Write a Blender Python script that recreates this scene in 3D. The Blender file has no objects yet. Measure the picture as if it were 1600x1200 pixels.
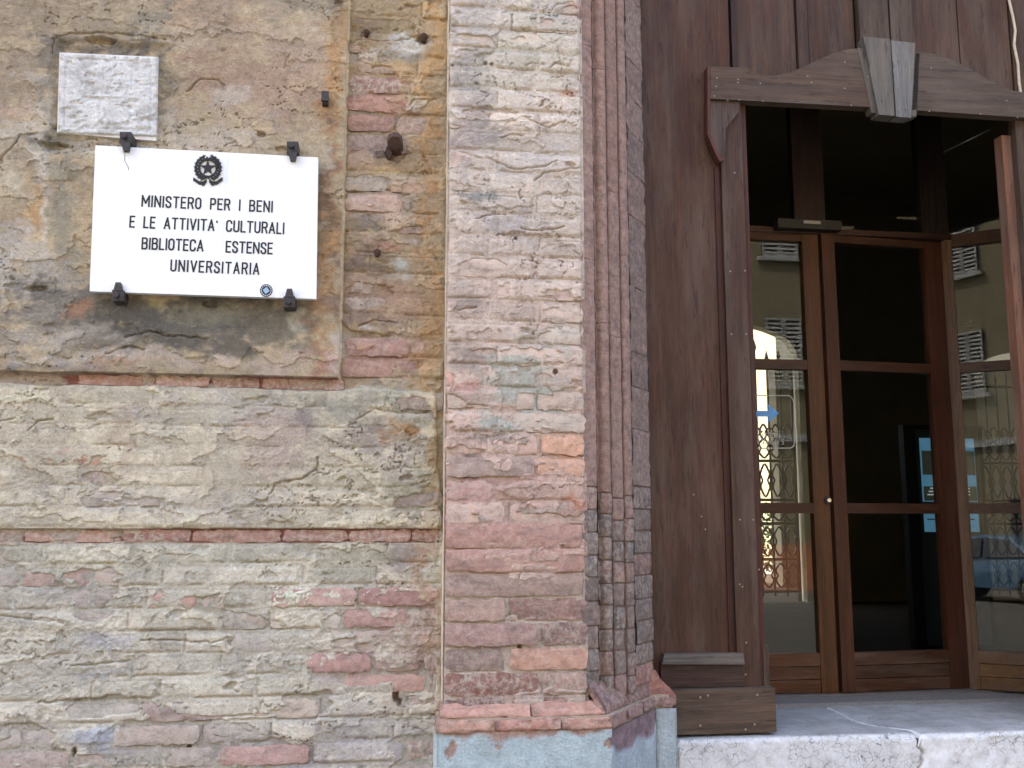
import bpy, bmesh, math, random
import numpy as np
from mathutils import Vector
random.seed(7)
RNG = np.random.default_rng(11)
R = math.radians

# ------------------------------------------------------------------ camera, sky, sun, exposure
scene = bpy.context.scene
COL = scene.collection
F_PX, YAW, PITCH = 1550.0, R(7.7), R(8.4)
CAM = np.array([0.0, -3.2, 0.71])
cd = bpy.data.cameras.new('camera'); cam = bpy.data.objects.new('camera', cd); COL.objects.link(cam)
cam.location = CAM
cam.rotation_euler = (R(90) + PITCH, 0, -YAW)
cd.sensor_fit = 'HORIZONTAL'; cd.sensor_width = 36.0; cd.lens = 36.0 * F_PX / 1600.0
cd.clip_start = 0.05; cd.clip_end = 2000
scene.camera = cam

SUN_EL, SUN_AZ = R(50), R(-58)          # azimuth measured from +y towards +x: the sun stands behind the palace, to the left
wd = bpy.data.worlds.new('World'); scene.world = wd; wd.use_nodes = True
nt = wd.node_tree
bg = nt.nodes['Background']
sky = nt.nodes.new('ShaderNodeTexSky'); sky.sky_type = 'NISHITA'; sky.sun_disc = False
sky.sun_elevation = SUN_EL; sky.sun_rotation = SUN_AZ
sky.air_density = 0.8; sky.dust_density = 4.0; sky.ozone_density = 0.6
nt.links.new(sky.outputs['Color'], bg.inputs['Color']); bg.inputs['Strength'].default_value = 0.15
sl = bpy.data.lights.new('sun', 'SUN'); sl.energy = 2.0; sl.angle = R(0.5); sl.color = (1.0, 0.97, 0.92)
so = bpy.data.objects.new('sun', sl); COL.objects.link(so)
sdir = Vector((math.sin(SUN_AZ) * math.cos(SUN_EL), math.cos(SUN_AZ) * math.cos(SUN_EL), math.sin(SUN_EL)))
so.rotation_euler = sdir.to_track_quat('Z', 'Y').to_euler(); so.location = (0, 0, 30)
vs = scene.view_settings
vs.view_transform = 'Standard'; vs.look = 'None'; vs.gamma = 1.0; vs.exposure = 3.0; vs.use_curve_mapping = False
scene.cycles.max_bounces = 10; scene.cycles.diffuse_bounces = 5; scene.cycles.glossy_bounces = 4
scene.cycles.transparent_max_bounces = 16; scene.cycles.use_denoising = True

# ------------------------------------------------------------------ helpers
_F = np.array([math.sin(YAW) * math.cos(PITCH), math.cos(YAW) * math.cos(PITCH), math.sin(PITCH)])
_R = np.array([math.cos(YAW), -math.sin(YAW), 0.0]); _U = np.cross(_R, _F)
def at(px, py, Y):
    """point on the vertical plane y = Y that was surveyed at this place of the photograph (1600 x 1200)"""
    d = _F + _R * (px - 800) / F_PX + _U * (600 - py) / F_PX
    return CAM + d * (Y - CAM[1]) / d[1]
def X(px, py, Y): return float(at(px, py, Y)[0])
def Z(px, py, Y): return float(at(px, py, Y)[2])
def survey(x, y, z):
    dx, dy, dz = x - CAM[0], y - CAM[1], z - CAM[2]
    w = dx * _F[0] + dy * _F[1] + dz * _F[2]
    return (800 + F_PX * (dx * _R[0] + dy * _R[1] + dz * _R[2]) / w, 600 - F_PX * (dx * _U[0] + dy * _U[1] + dz * _U[2]) / w)
def lin(c):
    c = np.asarray(c, float) / 255.0
    return np.where(c <= 0.04045, c / 12.92, ((c + 0.055) / 1.055) ** 2.4)
def lin4(c, a=1.0): return tuple(lin(c)) + (a,)

_T = [np.random.default_rng(100 + i).random((256, 256)) for i in range(12)]
def vnoise(x, z, sx, sz, seed=0):
    t = _T[seed % 12]; o = seed * 17.31
    u = x / sx + o + 1000; v = z / sz + o * 1.7 + 1000
    i = np.floor(u).astype(int); j = np.floor(v).astype(int); a = u - i; b = v - j
    a = a * a * a * (a * (6 * a - 15) + 10); b = b * b * b * (b * (6 * b - 15) + 10)
    i0, i1, j0, j1 = i % 256, (i + 1) % 256, j % 256, (j + 1) % 256
    return (t[i0, j0] * (1 - a) + t[i1, j0] * a) * (1 - b) + (t[i0, j1] * (1 - a) + t[i1, j1] * a) * b
def fbm(x, z, sx, sz, octv=4, seed=0, gain=0.5):
    s, amp, tot = 0, 1.0, 0
    for k in range(octv):
        s = s + amp * vnoise(x, z, sx / 2 ** k, sz / 2 ** k, seed + k); tot += amp; amp *= gain
    return s / tot
def sst(a, b, x):
    t = np.clip((x - a) / (b - a), 0, 1); return t * t * (3 - 2 * t)

def tag(o, label=None, cat=None, group=None, kind=None):
    if label: o['label'] = label
    if cat: o['category'] = cat
    if group: o['group'] = group
    if kind: o['kind'] = kind
    return o
def thing(name, label, cat, loc=(0, 0, 0), group=None, kind=None):
    o = bpy.data.objects.new(name, None); COL.objects.link(o); o.location = loc; o.empty_display_size = 0.1
    o['_w'] = [float(v) for v in loc]
    return tag(o, label, cat, group, kind)
def worg(p):
    return np.array(p['_w']) if p is not None and '_w' in p else np.zeros(3)
def link(name, me, mat, parent=None, loc=None, smooth=False):
    """loc is the world position of the object's origin; mesh data is relative to it"""
    o = bpy.data.objects.new(name, me); COL.objects.link(o)
    loc = np.zeros(3) if loc is None else np.asarray(loc, float)
    if mat is not None and not me.materials: me.materials.append(mat)
    o['_w'] = [float(v) for v in loc]
    if parent is not None:
        o.parent = parent; o.location = loc - worg(parent)
    else: o.location = loc
    if smooth: me.polygons.foreach_set('use_smooth', np.ones(len(me.polygons), bool))
    return o
def mesh(name, verts, faces, mat=None, parent=None, smooth=False, loc=None):
    v = np.asarray(verts, float)
    if loc is None: loc = v.mean(0)
    me = bpy.data.meshes.new(name); me.from_pydata((v - loc).tolist(), [], faces); me.update()
    return link(name, me, mat, parent, loc, smooth)
def bm_obj(name, bm, mat, parent=None, smooth=False, bevel=0, seg=1):
    if bevel:
        bmesh.ops.bevel(bm, geom=[e for e in bm.edges if e.calc_face_angle(0) > 0.4], offset=bevel, segments=seg, affect='EDGES', clamp_overlap=True)
    bmesh.ops.recalc_face_normals(bm, faces=bm.faces)
    co = np.array([v.co[:] for v in bm.verts]); c = (co.min(0) + co.max(0)) / 2
    bmesh.ops.translate(bm, verts=bm.verts, vec=Vector(-c))
    me = bpy.data.meshes.new(name); bm.to_mesh(me); bm.free()
    return link(name, me, mat, parent, c, smooth)
def add_box(bm, x0, x1, y0, y1, z0, z1):
    v = [bm.verts.new(p) for p in ((x0, y0, z0), (x1, y0, z0), (x1, y1, z0), (x0, y1, z0), (x0, y0, z1), (x1, y0, z1), (x1, y1, z1), (x0, y1, z1))]
    for f in ((0, 1, 5, 4), (1, 2, 6, 5), (2, 3, 7, 6), (3, 0, 4, 7), (4, 5, 6, 7), (3, 2, 1, 0)): bm.faces.new([v[i] for i in f])
def box(name, x0, x1, y0, y1, z0, z1, mat, parent=None, bevel=0.003):
    bm = bmesh.new(); add_box(bm, x0, x1, y0, y1, z0, z1)
    return bm_obj(name, bm, mat, parent, bevel=bevel)
def prism(name, pts, y0, y1, mat, parent=None, bevel=0.002):
    """outline given as (x, z) points, extruded from y0 to y1"""
    bm = bmesh.new()
    a = [bm.verts.new((x, y0, z)) for x, z in pts]; b = [bm.verts.new((x, y1, z)) for x, z in pts]
    n = len(pts); bm.faces.new(a); bm.faces.new(b[::-1])
    for i in range(n): bm.faces.new((a[i], b[i], b[(i + 1) % n], a[(i + 1) % n]))
    return bm_obj(name, bm, mat, parent, bevel=bevel)
def plan_prism(name, pts, z0, z1, mat, parent=None, bevel=0.002):
    bm = bmesh.new()
    a = [bm.verts.new((x, y, z0)) for x, y in pts]; b = [bm.verts.new((x, y, z1)) for x, y in pts]
    n = len(pts); bm.faces.new(a); bm.faces.new(b[::-1])
    for i in range(n): bm.faces.new((a[i], b[i], b[(i + 1) % n], a[(i + 1) % n]))
    return bm_obj(name, bm, mat, parent, bevel=bevel)
def add_tube(bm, pts, r, n=6, closed=False):
    pts = [Vector(p) for p in pts]; rings = []
    m = len(pts)
    for i, p in enumerate(pts):
        if closed: t = pts[(i + 1) % m] - pts[i - 1]
        else: t = pts[min(i + 1, m - 1)] - pts[max(i - 1, 0)]
        t.normalize(); u = t.cross(Vector((0, 1, 0)))
        if u.length < 0.1: u = t.cross(Vector((1, 0, 0)))
        u.normalize(); w = t.cross(u)
        rr = r[i] if isinstance(r, (list, tuple)) else r
        rings.append([bm.verts.new(p + (u * math.cos(2 * math.pi * k / n) + w * math.sin(2 * math.pi * k / n)) * rr) for k in range(n)])
    for i in range(m if closed else m - 1):
        a, b = rings[i], rings[(i + 1) % m]
        for k in range(n): bm.faces.new((a[k], a[(k + 1) % n], b[(k + 1) % n], b[k]))
    if not closed: bm.faces.new(rings[0][::-1]); bm.faces.new(rings[-1])
def tube(name, pts, r, mat, parent=None, n=8, smooth=True):
    bm = bmesh.new(); add_tube(bm, pts, r, n); return bm_obj(name, bm, mat, parent, smooth=smooth)

def sheet(name, P, colors, mat, parent, smooth=True):
    """a grid of points P (nu, nv, 3) with a colour per point"""
    nu, nv = P.shape[:2]; V = P.reshape(-1, 3); loc = V.mean(0)
    idx = np.arange(nu * nv).reshape(nu, nv)
    q = np.stack([idx[:-1, :-1], idx[1:, :-1], idx[1:, 1:], idx[:-1, 1:]], -1).reshape(-1, 4)
    me = bpy.data.meshes.new(name)
    me.vertices.add(len(V)); me.vertices.foreach_set('co', (V - loc).astype(np.float32).ravel())
    me.loops.add(q.size); me.loops.foreach_set('vertex_index', q.ravel().astype(np.int32))
    me.polygons.add(len(q)); me.polygons.foreach_set('loop_start', np.arange(0, q.size, 4, dtype=np.int32))
    me.update(calc_edges=True)
    if colors is not None:
        ca = me.color_attributes.new('Col', 'FLOAT_COLOR', 'POINT')
        c4 = np.ones((len(V), 4), np.float32); c4[:, :3] = colors.reshape(-1, 3)
        ca.data.foreach_set('color', c4.ravel())
    return link(name, me, mat, parent, loc, smooth)

# ------------------------------------------------------------------ materials
class NB:
    def __init__(s, name):
        s.m = bpy.data.materials.new(name); s.m.use_nodes = True; s.t = s.m.node_tree
        s.b = s.t.nodes['Principled BSDF']; s.out = s.t.nodes['Material Output']
    def n(s, typ, **kw):
        o = s.t.nodes.new('ShaderNode' + typ)
        for k, v in kw.items():
            if k in o.inputs: o.inputs[k].default_value = v
            else: setattr(o, k, v)
        return o
    def l(s, a, b): s.t.links.new(a, b)
    def coords(s, kind='Object', scale=(1, 1, 1), rnd=0.0):
        tc = s.n('TexCoord'); mp = s.n('Mapping'); mp.inputs['Scale'].default_value = scale
        s.l(tc.outputs[kind], mp.inputs['Vector'])
        if rnd:
            oi = s.n('ObjectInfo'); mu = s.n('Math', operation='MULTIPLY'); mu.inputs[1].default_value = rnd
            s.l(oi.outputs['Random'], mu.inputs[0]); s.l(mu.outputs[0], mp.inputs['Location'])
        return mp.outputs['Vector']
    def noise(s, vec, scale, detail=4, rough=0.6):
        o = s.n('TexNoise'); o.inputs['Scale'].default_value = scale; o.inputs['Detail'].default_value = detail; o.inputs['Roughness'].default_value = rough
        s.l(vec, o.inputs['Vector']); return o.outputs['Fac']
    def ramp(s, fac, a, b, lo=0.0, hi=1.0):
        o = s.n('MapRange'); o.inputs['From Min'].default_value = a; o.inputs['From Max'].default_value = b
        o.inputs['To Min'].default_value = lo; o.inputs['To Max'].default_value = hi
        s.l(fac, o.inputs['Value']); return o.outputs['Result']
    def mix(s, fac, a, b, blend='MIX'):
        o = s.n('Mix', data_type='RGBA', blend_type=blend)
        for sock, v in ((o.inputs[0], fac), (o.inputs[6], a), (o.inputs[7], b)):
            if hasattr(v, 'is_output'): s.l(v, sock)
            elif isinstance(v, (int, float)): sock.default_value = v
            else: sock.default_value = tuple(v) if len(v) == 4 else tuple(v) + (1,)
        return o.outputs[2]
    def scale_col(s, col, fac):
        o = s.n('VectorMath', operation='SCALE'); s.l(col, o.inputs[0]); s.l(fac, o.inputs['Scale']); return o.outputs[0]
    def bump(s, h, strength=0.5, dist=0.005, prev=None):
        o = s.n('Bump'); o.inputs['Strength'].default_value = strength; o.inputs['Distance'].default_value = dist
        s.l(h, o.inputs['Height'])
        if prev is not None: s.l(prev, o.inputs['Normal'])
        return o.outputs['Normal']
    def done(s, col, rough=0.9, nrm=None, spec=0.3):
        if hasattr(col, 'is_output'): s.l(col, s.b.inputs['Base Color'])
        else: s.b.inputs['Base Color'].default_value = tuple(col) if len(col) == 4 else tuple(col) + (1,)
        if hasattr(rough, 'is_output'): s.l(rough, s.b.inputs['Roughness'])
        else: s.b.inputs['Roughness'].default_value = rough
        s.b.inputs['Specular IOR Level'].default_value = spec
        if nrm is not None: s.l(nrm, s.b.inputs['Normal'])
        return s.m

def m_skin(name, bumpk=1.0, use_attr=True, base=(0.5, 0.46, 0.4)):
    s = NB(name); v = s.coords('Object')
    if use_attr:
        a = s.n('Attribute', attribute_name='Col'); col = a.outputs['Color']
    else:
        col = s.n('RGB'); col.outputs[0].default_value = tuple(base) + (1,); col = col.outputs[0]
    n1 = s.noise(v, 45, 6, 0.7); n2 = s.noise(v, 230, 4, 0.7); n3 = s.noise(v, 9, 5, 0.6); n4 = s.noise(v, 95, 5, 0.75)
    c = s.scale_col(col, s.ramp(n1, 0.3, 0.7, 0.80, 1.14))
    c = s.scale_col(c, s.ramp(n3, 0.3, 0.7, 0.88, 1.10))
    c = s.scale_col(c, s.ramp(n2, 0.3, 0.7, 0.84, 1.12))
    c = s.scale_col(c, s.ramp(n4, 0.3, 0.7, 0.86, 1.12))
    b = s.bump(n1, 0.7 * bumpk, 0.007); b = s.bump(n4, 1.0 * bumpk, 0.008, b); b = s.bump(n2, 0.9 * bumpk, 0.003, b)
    return s.done(c, 0.95, b, 0.15)
SKIN = m_skin('limewashed_plaster')
PLAIN = m_skin('plain_plaster', 0.8, False, lin((176, 166, 148)))

def m_brick():
    s = NB('brick'); v = s.coords('Object', (1, 1, 1), 40.0); vh = s.coords('Object', (.4, 1, 1.4), 23.0)
    oi = s.n('ObjectInfo')
    n1 = s.noise(v, 30, 6, 0.7); n2 = s.noise(v, 150, 5, 0.75); n3 = s.noise(vh, 26, 6, 0.7); n4 = s.noise(v, 60, 6, 0.75)
    c = s.scale_col(oi.outputs['Color'], s.ramp(n1, 0.3, 0.72, 0.78, 1.18))
    c = s.scale_col(c, s.ramp(n2, 0.3, 0.7, 0.84, 1.12))
    dk = s.ramp(n3, 0.50, 0.70, 0, 0.62); c = s.mix(dk, c, lin((98, 88, 84)))
    lt = s.ramp(n3, 0.46, 0.32, 0, 0.35); c = s.mix(lt, c, lin((206, 168, 150)))
    w = s.ramp(n4, 0.45, 0.62, 0, 1.0)
    mu = s.n('Math', operation='MULTIPLY'); s.l(w, mu.inputs[0]); s.l(oi.outputs['Alpha'], mu.inputs[1])
    c = s.mix(mu.outputs[0], c, lin((190, 182, 166)))
    b = s.bump(n1, 0.9, 0.007); b = s.bump(n2, 0.9, 0.003, b)
    return s.done(c, 0.95, b, 0.15)
BRICK = m_brick()

def m_wood(name, grain, scuff=0.5, rough=0.62):
    """object colour is the paint or stain of the board; alpha says how worn it is"""
    s = NB(name)
    g = {'v': (1, 1, 0.04), 'h': (0.04, 1, 1)}[grain]
    gm = {'v': (1, 1, 0.16), 'h': (0.16, 1, 1)}[grain]
    v = s.coords('Object', g, 30.0); v2 = s.coords('Object', gm, 17.0); v3 = s.coords('Object', (1, 1, 1), 9.0)
    oi = s.n('ObjectInfo')
    n1 = s.noise(v, 48, 8, 0.72); n2 = s.noise(v, 200, 5, 0.75); n3 = s.noise(v2, 62, 5, 0.65); n4 = s.noise(v2, 11, 6, 0.7); n5 = s.noise(v3, 90, 5, 0.7); n6 = s.noise(v3, 3.0, 4, 0.6)
    c = s.scale_col(oi.outputs['Color'], s.ramp(n1, 0.3, 0.7, 0.52, 1.42))
    c = s.scale_col(c, s.ramp(n2, 0.3, 0.7, 0.70, 1.26))
    c = s.scale_col(c, s.ramp(n6, 0.3, 0.7, 0.84, 1.15))
    gr = s.ramp(n4, 0.45, 0.68, 0, 0.8)
    mu = s.n('Math', operation='MULTIPLY'); s.l(gr, mu.inputs[0]); s.l(oi.outputs['Alpha'], mu.inputs[1])
    c = s.mix(mu.outputs[0], c, lin((118, 106, 92)))
    sc = s.ramp(n3, 0.60, 0.65, 0, scuff); c = s.mix(sc, c, lin((40, 22, 18)))
    sp = s.ramp(n5, 0.74, 0.80, 0, 0.12); c = s.mix(sp, c, lin((150, 138, 126)))
    b = s.bump(n1, 0.7, 0.005); b = s.bump(n3, 0.4, 0.004, b); b = s.bump(n2, 0.5, 0.002, b)
    return s.done(c, s.ramp(n1, 0.3, 0.7, rough - 0.1, rough + 0.14), b, 0.3)
WOODV = m_wood('weathered_wood_upright', 'v'); WOODH = m_wood('weathered_wood_level', 'h')
VARV = m_wood('varnished_wood_upright', 'v', 0.3, 0.45); VARH = m_wood('varnished_wood_level', 'h', 0.3, 0.45)

def m_simple(name, col, rough=0.6, metal=0.0, bump=0.0, scale=40, var=0.2, spec=0.4):
    s = NB(name); v = s.coords('Object'); n = s.noise(v, scale, 5, 0.65)
    rgb = s.n('RGB'); rgb.outputs[0].default_value = tuple(lin(col)) + (1,)
    c = s.scale_col(rgb.outputs[0], s.ramp(n, 0.3, 0.7, 1 - var, 1 + var))
    nb = s.bump(n, bump, 0.004) if bump else None
    s.b.inputs['Metallic'].default_value = metal
    return s.done(c, rough, nb, spec)
IRON = m_simple('dark_iron', (66, 62, 60), 0.6, 0.3, 0.6, 120, 0.4)
RUST = m_simple('rusty_iron', (74, 56, 46), 0.85, 0.0, 0.8, 90, 0.5)
INK = m_simple('black_lettering', (30, 32, 34), 0.5, 0, 0, 60, 0.1)
NAIL = m_simple('nail_metal', (150, 142, 130), 0.4, 0.5, 0.2, 90, 0.2)
DARKGAP = m_simple('dark_back_boards', (38, 30, 26), 0.9, 0, 0.3, 20, 0.3)

def m_marble(name, base, vein, pits=0.0):
    s = NB(name); v = s.coords('Object'); n1 = s.noise(v, 6, 8, 0.7); n2 = s.noise(v, 40, 5, 0.6); n3 = s.noise(v, 70, 6, 0.75)
    c = s.mix(s.ramp(n1, 0.50, 0.66, 0, 0.35), lin4(base), lin4(vein))
    c = s.scale_col(c, s.ramp(n2, 0.3, 0.7, 0.95, 1.04))
    if not pits:
        vs_ = s.coords('Object', (1, 1, .06)); n4 = s.noise(vs_, 26, 5, 0.7); c = s.mix(s.ramp(n4, 0.56, 0.72, 0, 0.30), c, lin4((196, 198, 190)))
    if pits:
        c = s.mix(s.ramp(n3, 0.62, 0.70, 0, pits), c, lin4((120, 116, 108)))
        c = s.mix(s.ramp(n2, 0.60, 0.72, 0, pits * 0.6), c, lin4((165, 160, 150)))
    b = s.bump(n3, 0.15 + pits * 0.6, 0.004)
    return s.done(c, 0.45 if not pits else 0.8, b, 0.35)
MARBLE = m_marble('white_marble', (240, 243, 241), (222, 226, 226))
OLDMARBLE = m_marble('worn_marble', (226, 224, 216), (196, 192, 182), 0.55)

def m_stone():
    s = NB('step_stone'); v = s.coords('Object'); n1 = s.noise(v, 4, 6, 0.65); n2 = s.noise(v, 60, 6, 0.75); n3 = s.noise(v, 200, 4, 0.7)
    vo = s.n('TexVoronoi', feature='DISTANCE_TO_EDGE'); vo.inputs['Scale'].default_value = 26; 
    nz = s.n('TexNoise'); nz.inputs['Scale'].default_value = 30; s.l(v, nz.inputs['Vector'])
    ad = s.n('VectorMath', operation='MULTIPLY_ADD'); s.l(nz.outputs['Color'], ad.inputs[0]); ad.inputs[1].default_value = (0.05, 0.05, 0.05); s.l(v, ad.inputs[2])
    s.l(ad.outputs[0], vo.inputs['Vector'])
    c = s.mix(s.ramp(n1, 0.35, 0.65, 0, 1), lin4((234, 234, 230)), lin4((208, 208, 204)))
    c = s.scale_col(c, s.ramp(n2, 0.3, 0.7, 0.82, 1.1))
    cr = s.n('Math', operation='MULTIPLY'); s.l(s.ramp(vo.outputs['Distance'], 0.0, 0.035, 1, 0), cr.inputs[0]); s.l(s.ramp(n1, 0.44, 0.6, 0.0, 0.9), cr.inputs[1])
    c = s.mix(cr.outputs[0], c, lin4((84, 84, 80)))
    ge = s.n('NewGeometry'); sx_ = s.n('SeparateXYZ'); s.l(ge.outputs['True Normal'], sx_.inputs[0])
    tr = s.n('Math', operation='MULTIPLY'); s.l(s.ramp(sx_.outputs['Z'], 0.75, 0.95, 0, 1), tr.inputs[0]); s.l(s.ramp(s.noise(v, 7, 6, 0.7), 0.3, 0.65, 0.9, 0.45), tr.inputs[1])
    c = s.mix(tr.outputs[0], c, lin4((138, 132, 124)))            # trodden dirt on the tread
    st1 = s.ramp(s.noise(v, 13, 6, 0.75), 0.52, 0.68, 0, 0.45); c = s.mix(st1, c, lin4((150, 146, 136)))
    b = s.bump(n2, 0.5, 0.005); b = s.bump(n3, 0.35, 0.002, b)
    return s.done(c, 0.75, b, 0.3)
STONE = m_stone()
CONCRETE = m_simple('rough_concrete', (132, 126, 118), 0.95, 0, 1.0, 160, 0.3)

def m_glass():
    s = NB('pane_glass'); t = s.t
    lw = s.n('LayerWeight'); lw.inputs['Blend'].default_value = 0.5
    p = s.n('Math', operation='POWER'); s.l(lw.outputs['Facing'], p.inputs[0]); p.inputs[1].default_value = 5
    f = s.n('Math', operation='MULTIPLY_ADD'); s.l(p.outputs[0], f.inputs[0]); f.inputs[1].default_value = 0.9; f.inputs[2].default_value = 0.024
    tr = s.n('BsdfTransparent'); tr.inputs['Color'].default_value = (0.90, 0.93, 0.91, 1)
    gl = s.n('BsdfGlossy'); gl.inputs['Roughness'].default_value = 0.0
    mx = s.n('MixShader'); s.l(f.outputs[0], mx.inputs[0]); s.l(tr.outputs[0], mx.inputs[1]); s.l(gl.outputs[0], mx.inputs[2])
    s.l(mx.outputs[0], s.out.inputs['Surface']); return s.m
GLASS = m_glass()
OUTSIDE = m_simple('cream_render', (140, 128, 100), 0.9, 0, 0.2, 3, 0.12)
PAVE = m_simple('street_paving', (104, 100, 92), 0.9, 0, 0.4, 6, 0.25)
HALLW = m_simple('hall_plaster', (150, 142, 120), 0.9, 0, 0.1, 4, 0.1)
HALLF = m_simple('hall_floor_tiles', (70, 60, 50), 0.95, 0, 0.1, 4, 0.15, 0.03)
TREAD = m_simple('roof_tiles', (150, 92, 66), 0.9, 0, 0.3, 5, 0.2)
LOUVRE = m_simple('grey_shutter_paint', (178, 176, 168), 0.7, 0, 0.1, 10, 0.1)
ORANGE = m_simple('orange_render', (196, 130, 92), 0.9, 0, 0.2, 3, 0.12)
# ------------------------------------------------------------------ ground, building mass, hall (the setting)
GZ = -0.85
def struct(o): o['kind'] = 'structure'; return o
struct(box('street', -300, 300, -300, 0.3, GZ - 0.3, GZ, PAVE, bevel=0))
struct(box('hall_floor', -2.2, 7.6, 1.45, 6.9, -0.3, -0.004, HALLF, bevel=0))
struct(box('courtyard_ground', -120, 120, 6.9, 300, -0.4, -0.02, PAVE, bevel=0))
pb = thing('palace_building', 'tall plastered palace front rising above and beside the portal', 'building', (0, 0.3, GZ), kind='thing')
for a in ((-14, -1.592, 0.0, 0.6, GZ, 2.92), (-14, 0.662, -0.02, 0.6, 2.92, 9.5), (0.662, 3.34, -0.1, 0.6, 4.0, 9.5), (3.34, 14, -0.02, 0.6, GZ, 9.5), (-1.592, 0.66, 0.06, 0.6, GZ, 2.92)):
    box('wall_block', *a, PLAIN, pb, bevel=0.004)
box('roof', -14.3, 14.3, -0.7, 7.2, 9.5, 9.8, TREAD, pb, bevel=0.01)
# hall shell
for nm, a in (('hall_ceiling', (-2.4, 7.8, 0.6, 6.9, 4.25, 4.5)), ('hall_side_wall', (-2.6, -2.2, 0.6, 6.9, -0.3, 4.25)), ('hall_side_wall', (7.6, 7.8, 0.6, 6.9, -0.3, 4.25)),
              ('passage_wall', (0.70, 1.22, 0.62, 1.12, 0.0, 4.2)), ('passage_wall', (3.30, 3.9, 0.62, 1.12, 0.0, 4.2)), ('passage_head', (1.22, 3.30, 0.95, 1.10, 3.0, 4.24))):
    struct(box(nm, *a, HALLW, bevel=0))
YB = 6.5
def arch_z(x, xc, a, s, r): return s + r * math.sqrt(max(0.0, 1 - ((x - xc) / a) ** 2))
A1R = X(1246, 560, YB); A1 = (A1R - 0.95, 0.95, Z(1243, 552, YB), 0.33)
A2L = X(1530, 700, YB); A2 = (A2L + 1.0, 1.0, Z(1560, 585, YB), 0.30)
def arch_wall():
    bm = bmesh.new()
    def pier(x0, x1): add_box(bm, x0, x1, YB, YB + 0.14, -0.02, 4.25)
    def head(xc, a, s, r, n=24):
        for k in range(n):
            x0 = xc - a + 2 * a * k / n; x1 = xc - a + 2 * a * (k + 1) / n
            z0 = arch_z(x0, xc, a, s, r); z1 = arch_z(x1, xc, a, s, r)
            v = [bm.verts.new(p) for p in ((x0, YB, z0), (x1, YB, z1), (x1, YB, 4.25), (x0, YB, 4.25), (x0, YB + .14, z0), (x1, YB + .14, z1), (x1, YB + .14, 4.25), (x0, YB + .14, 4.25))]
            for f in ((0, 1, 2, 3), (5, 4, 7, 6), (1, 0, 4, 5)): bm.faces.new([v[i] for i in f])
    pier(-2.3, A1[0] - A1[1]); head(*A1); pier(A1[0] + A1[1], A2[0] - A2[1]); head(*A2); pier(A2[0] + A2[1], 7.7)
    return struct(bm_obj('hall_back_wall', bm, HALLW))
arch_wall()

# wrought iron gates in the two arches
def iron_gate(label, xc, a, s, r):
    y = YB + 0.09; g = thing('iron_gate', label, 'gate', (xc, y, 0), group='wrought iron gates at the back of the hall')
    x0, x1 = xc - a + 0.04, xc + a - 0.04; top = s - 0.12
    for sx in (x0, xc, x1): tube('post', [(sx, y, 0), (sx, y, top + 0.05)], 0.022, IRON, g, 6)
    for z in (0.10, 0.42, 0.78, 1.02, 1.42, top): tube('rail', [(x0, y, z), (x1, y, z)], 0.015, IRON, g, 6)
    n = int((x1 - x0) / 0.125); d = (x1 - x0) / n
    for k in range(1, n):
        x = x0 + d * k; h = top + 0.16 + 0.07 * (k % 2) - 0.25 * abs((x - xc) / a) ** 2
        bm = bmesh.new(); add_tube(bm, [(x, y, 0.05), (x, y, h), (x, y, h + 0.03), (x, y, h + 0.12)], [0.011, 0.011, 0.024, 0.001], 6)
        bm_obj('bar', bm, IRON, g, True)
    for k in range(n):
        x = x0 + d * (k + 0.5); bm = bmesh.new()
        for zc, rz, rx in ((0.60, 0.15, 0.05), (0.90, 0.09, 0.052), (1.22, 0.17, 0.045), (1.55, 0.10, 0.05), (1.72, 0.08, 0.03), (0.26, 0.12, 0.05)):
            if zc + rz > top: continue
            add_tube(bm, [(x + rx * math.cos(t) * (1 + 0.35 * math.cos(2 * t)), y, zc + rz * math.sin(t)) for t in np.linspace(0, 2 * math.pi, 14)[:-1]], 0.011, 5, True)
            add_tube(bm, [(x - d / 2, y, zc - rz * 0.6), (x - rx * .6, y, zc), (x - d / 2, y, zc + rz * 0.6)], 0.010, 5)
            add_tube(bm, [(x + d / 2, y, zc - rz * 0.6), (x + rx * .6, y, zc), (x + d / 2, y, zc + rz * 0.6)], 0.010, 5)
        bm_obj('scrollwork', bm, IRON, g, True)
    return g
iron_gate('wrought iron gate seen through the narrow glazed leaf beside the wooden door', *A1)
iron_gate('wrought iron gate seen through the slanting glazed panel behind the totem', *A2)
# courtyard house beyond the gate and a low wall added to dim the view
struct(box('view_dimming_roof', X(1214, 640, 9.0) - 7.0, 14, 6.85, 12.0, 4.2, 4.5, HALLW, bevel=0))  # roof, floor and wall added to darken the view through the gates
struct(box('view_dimming_floor', -2, 14, 6.9, 12.0, -.3, -.006, HALLF, bevel=0))
lw_ = tag(box('view_dimming_wall', X(1213, 640, 9.0), 14, 9.0, 9.3, -.05, Z(1225, 566, 9.0), m_simple('dimming_wall_plaster', (96, 88, 70), .9, 0, .2, 3, .15), None, bevel=.01), 'dark cream wall added to dim the view through the iron gates', 'wall', kind='thing')
ch = thing('courtyard_house', 'cream house across the courtyard seen through the iron gate', 'house', (8, 16, 0))
hx = X(1216, 640, 16.0)
box('wall', hx, hx + 9, 16, 22, 0, 7.5, OUTSIDE, ch, bevel=0.01); box('roof', hx - 0.4, hx + 9.4, 15.6, 22.4, 7.5, 7.8, TREAD, ch, bevel=0.01)
for k in range(3): box('window', hx + 0.9 + k * 2.6, hx + 1.9 + k * 2.6, 15.96, 16.02, 3.4, 5.2, LOUVRE, ch, bevel=0.01)
tag(box('courtyard_wall', hx - 14, hx - 0.02, 19, 19.3, 0, 1.9, OUTSIDE, None, bevel=0.01), 'low cream courtyard wall beyond the iron gate', 'wall', kind='thing')

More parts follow.
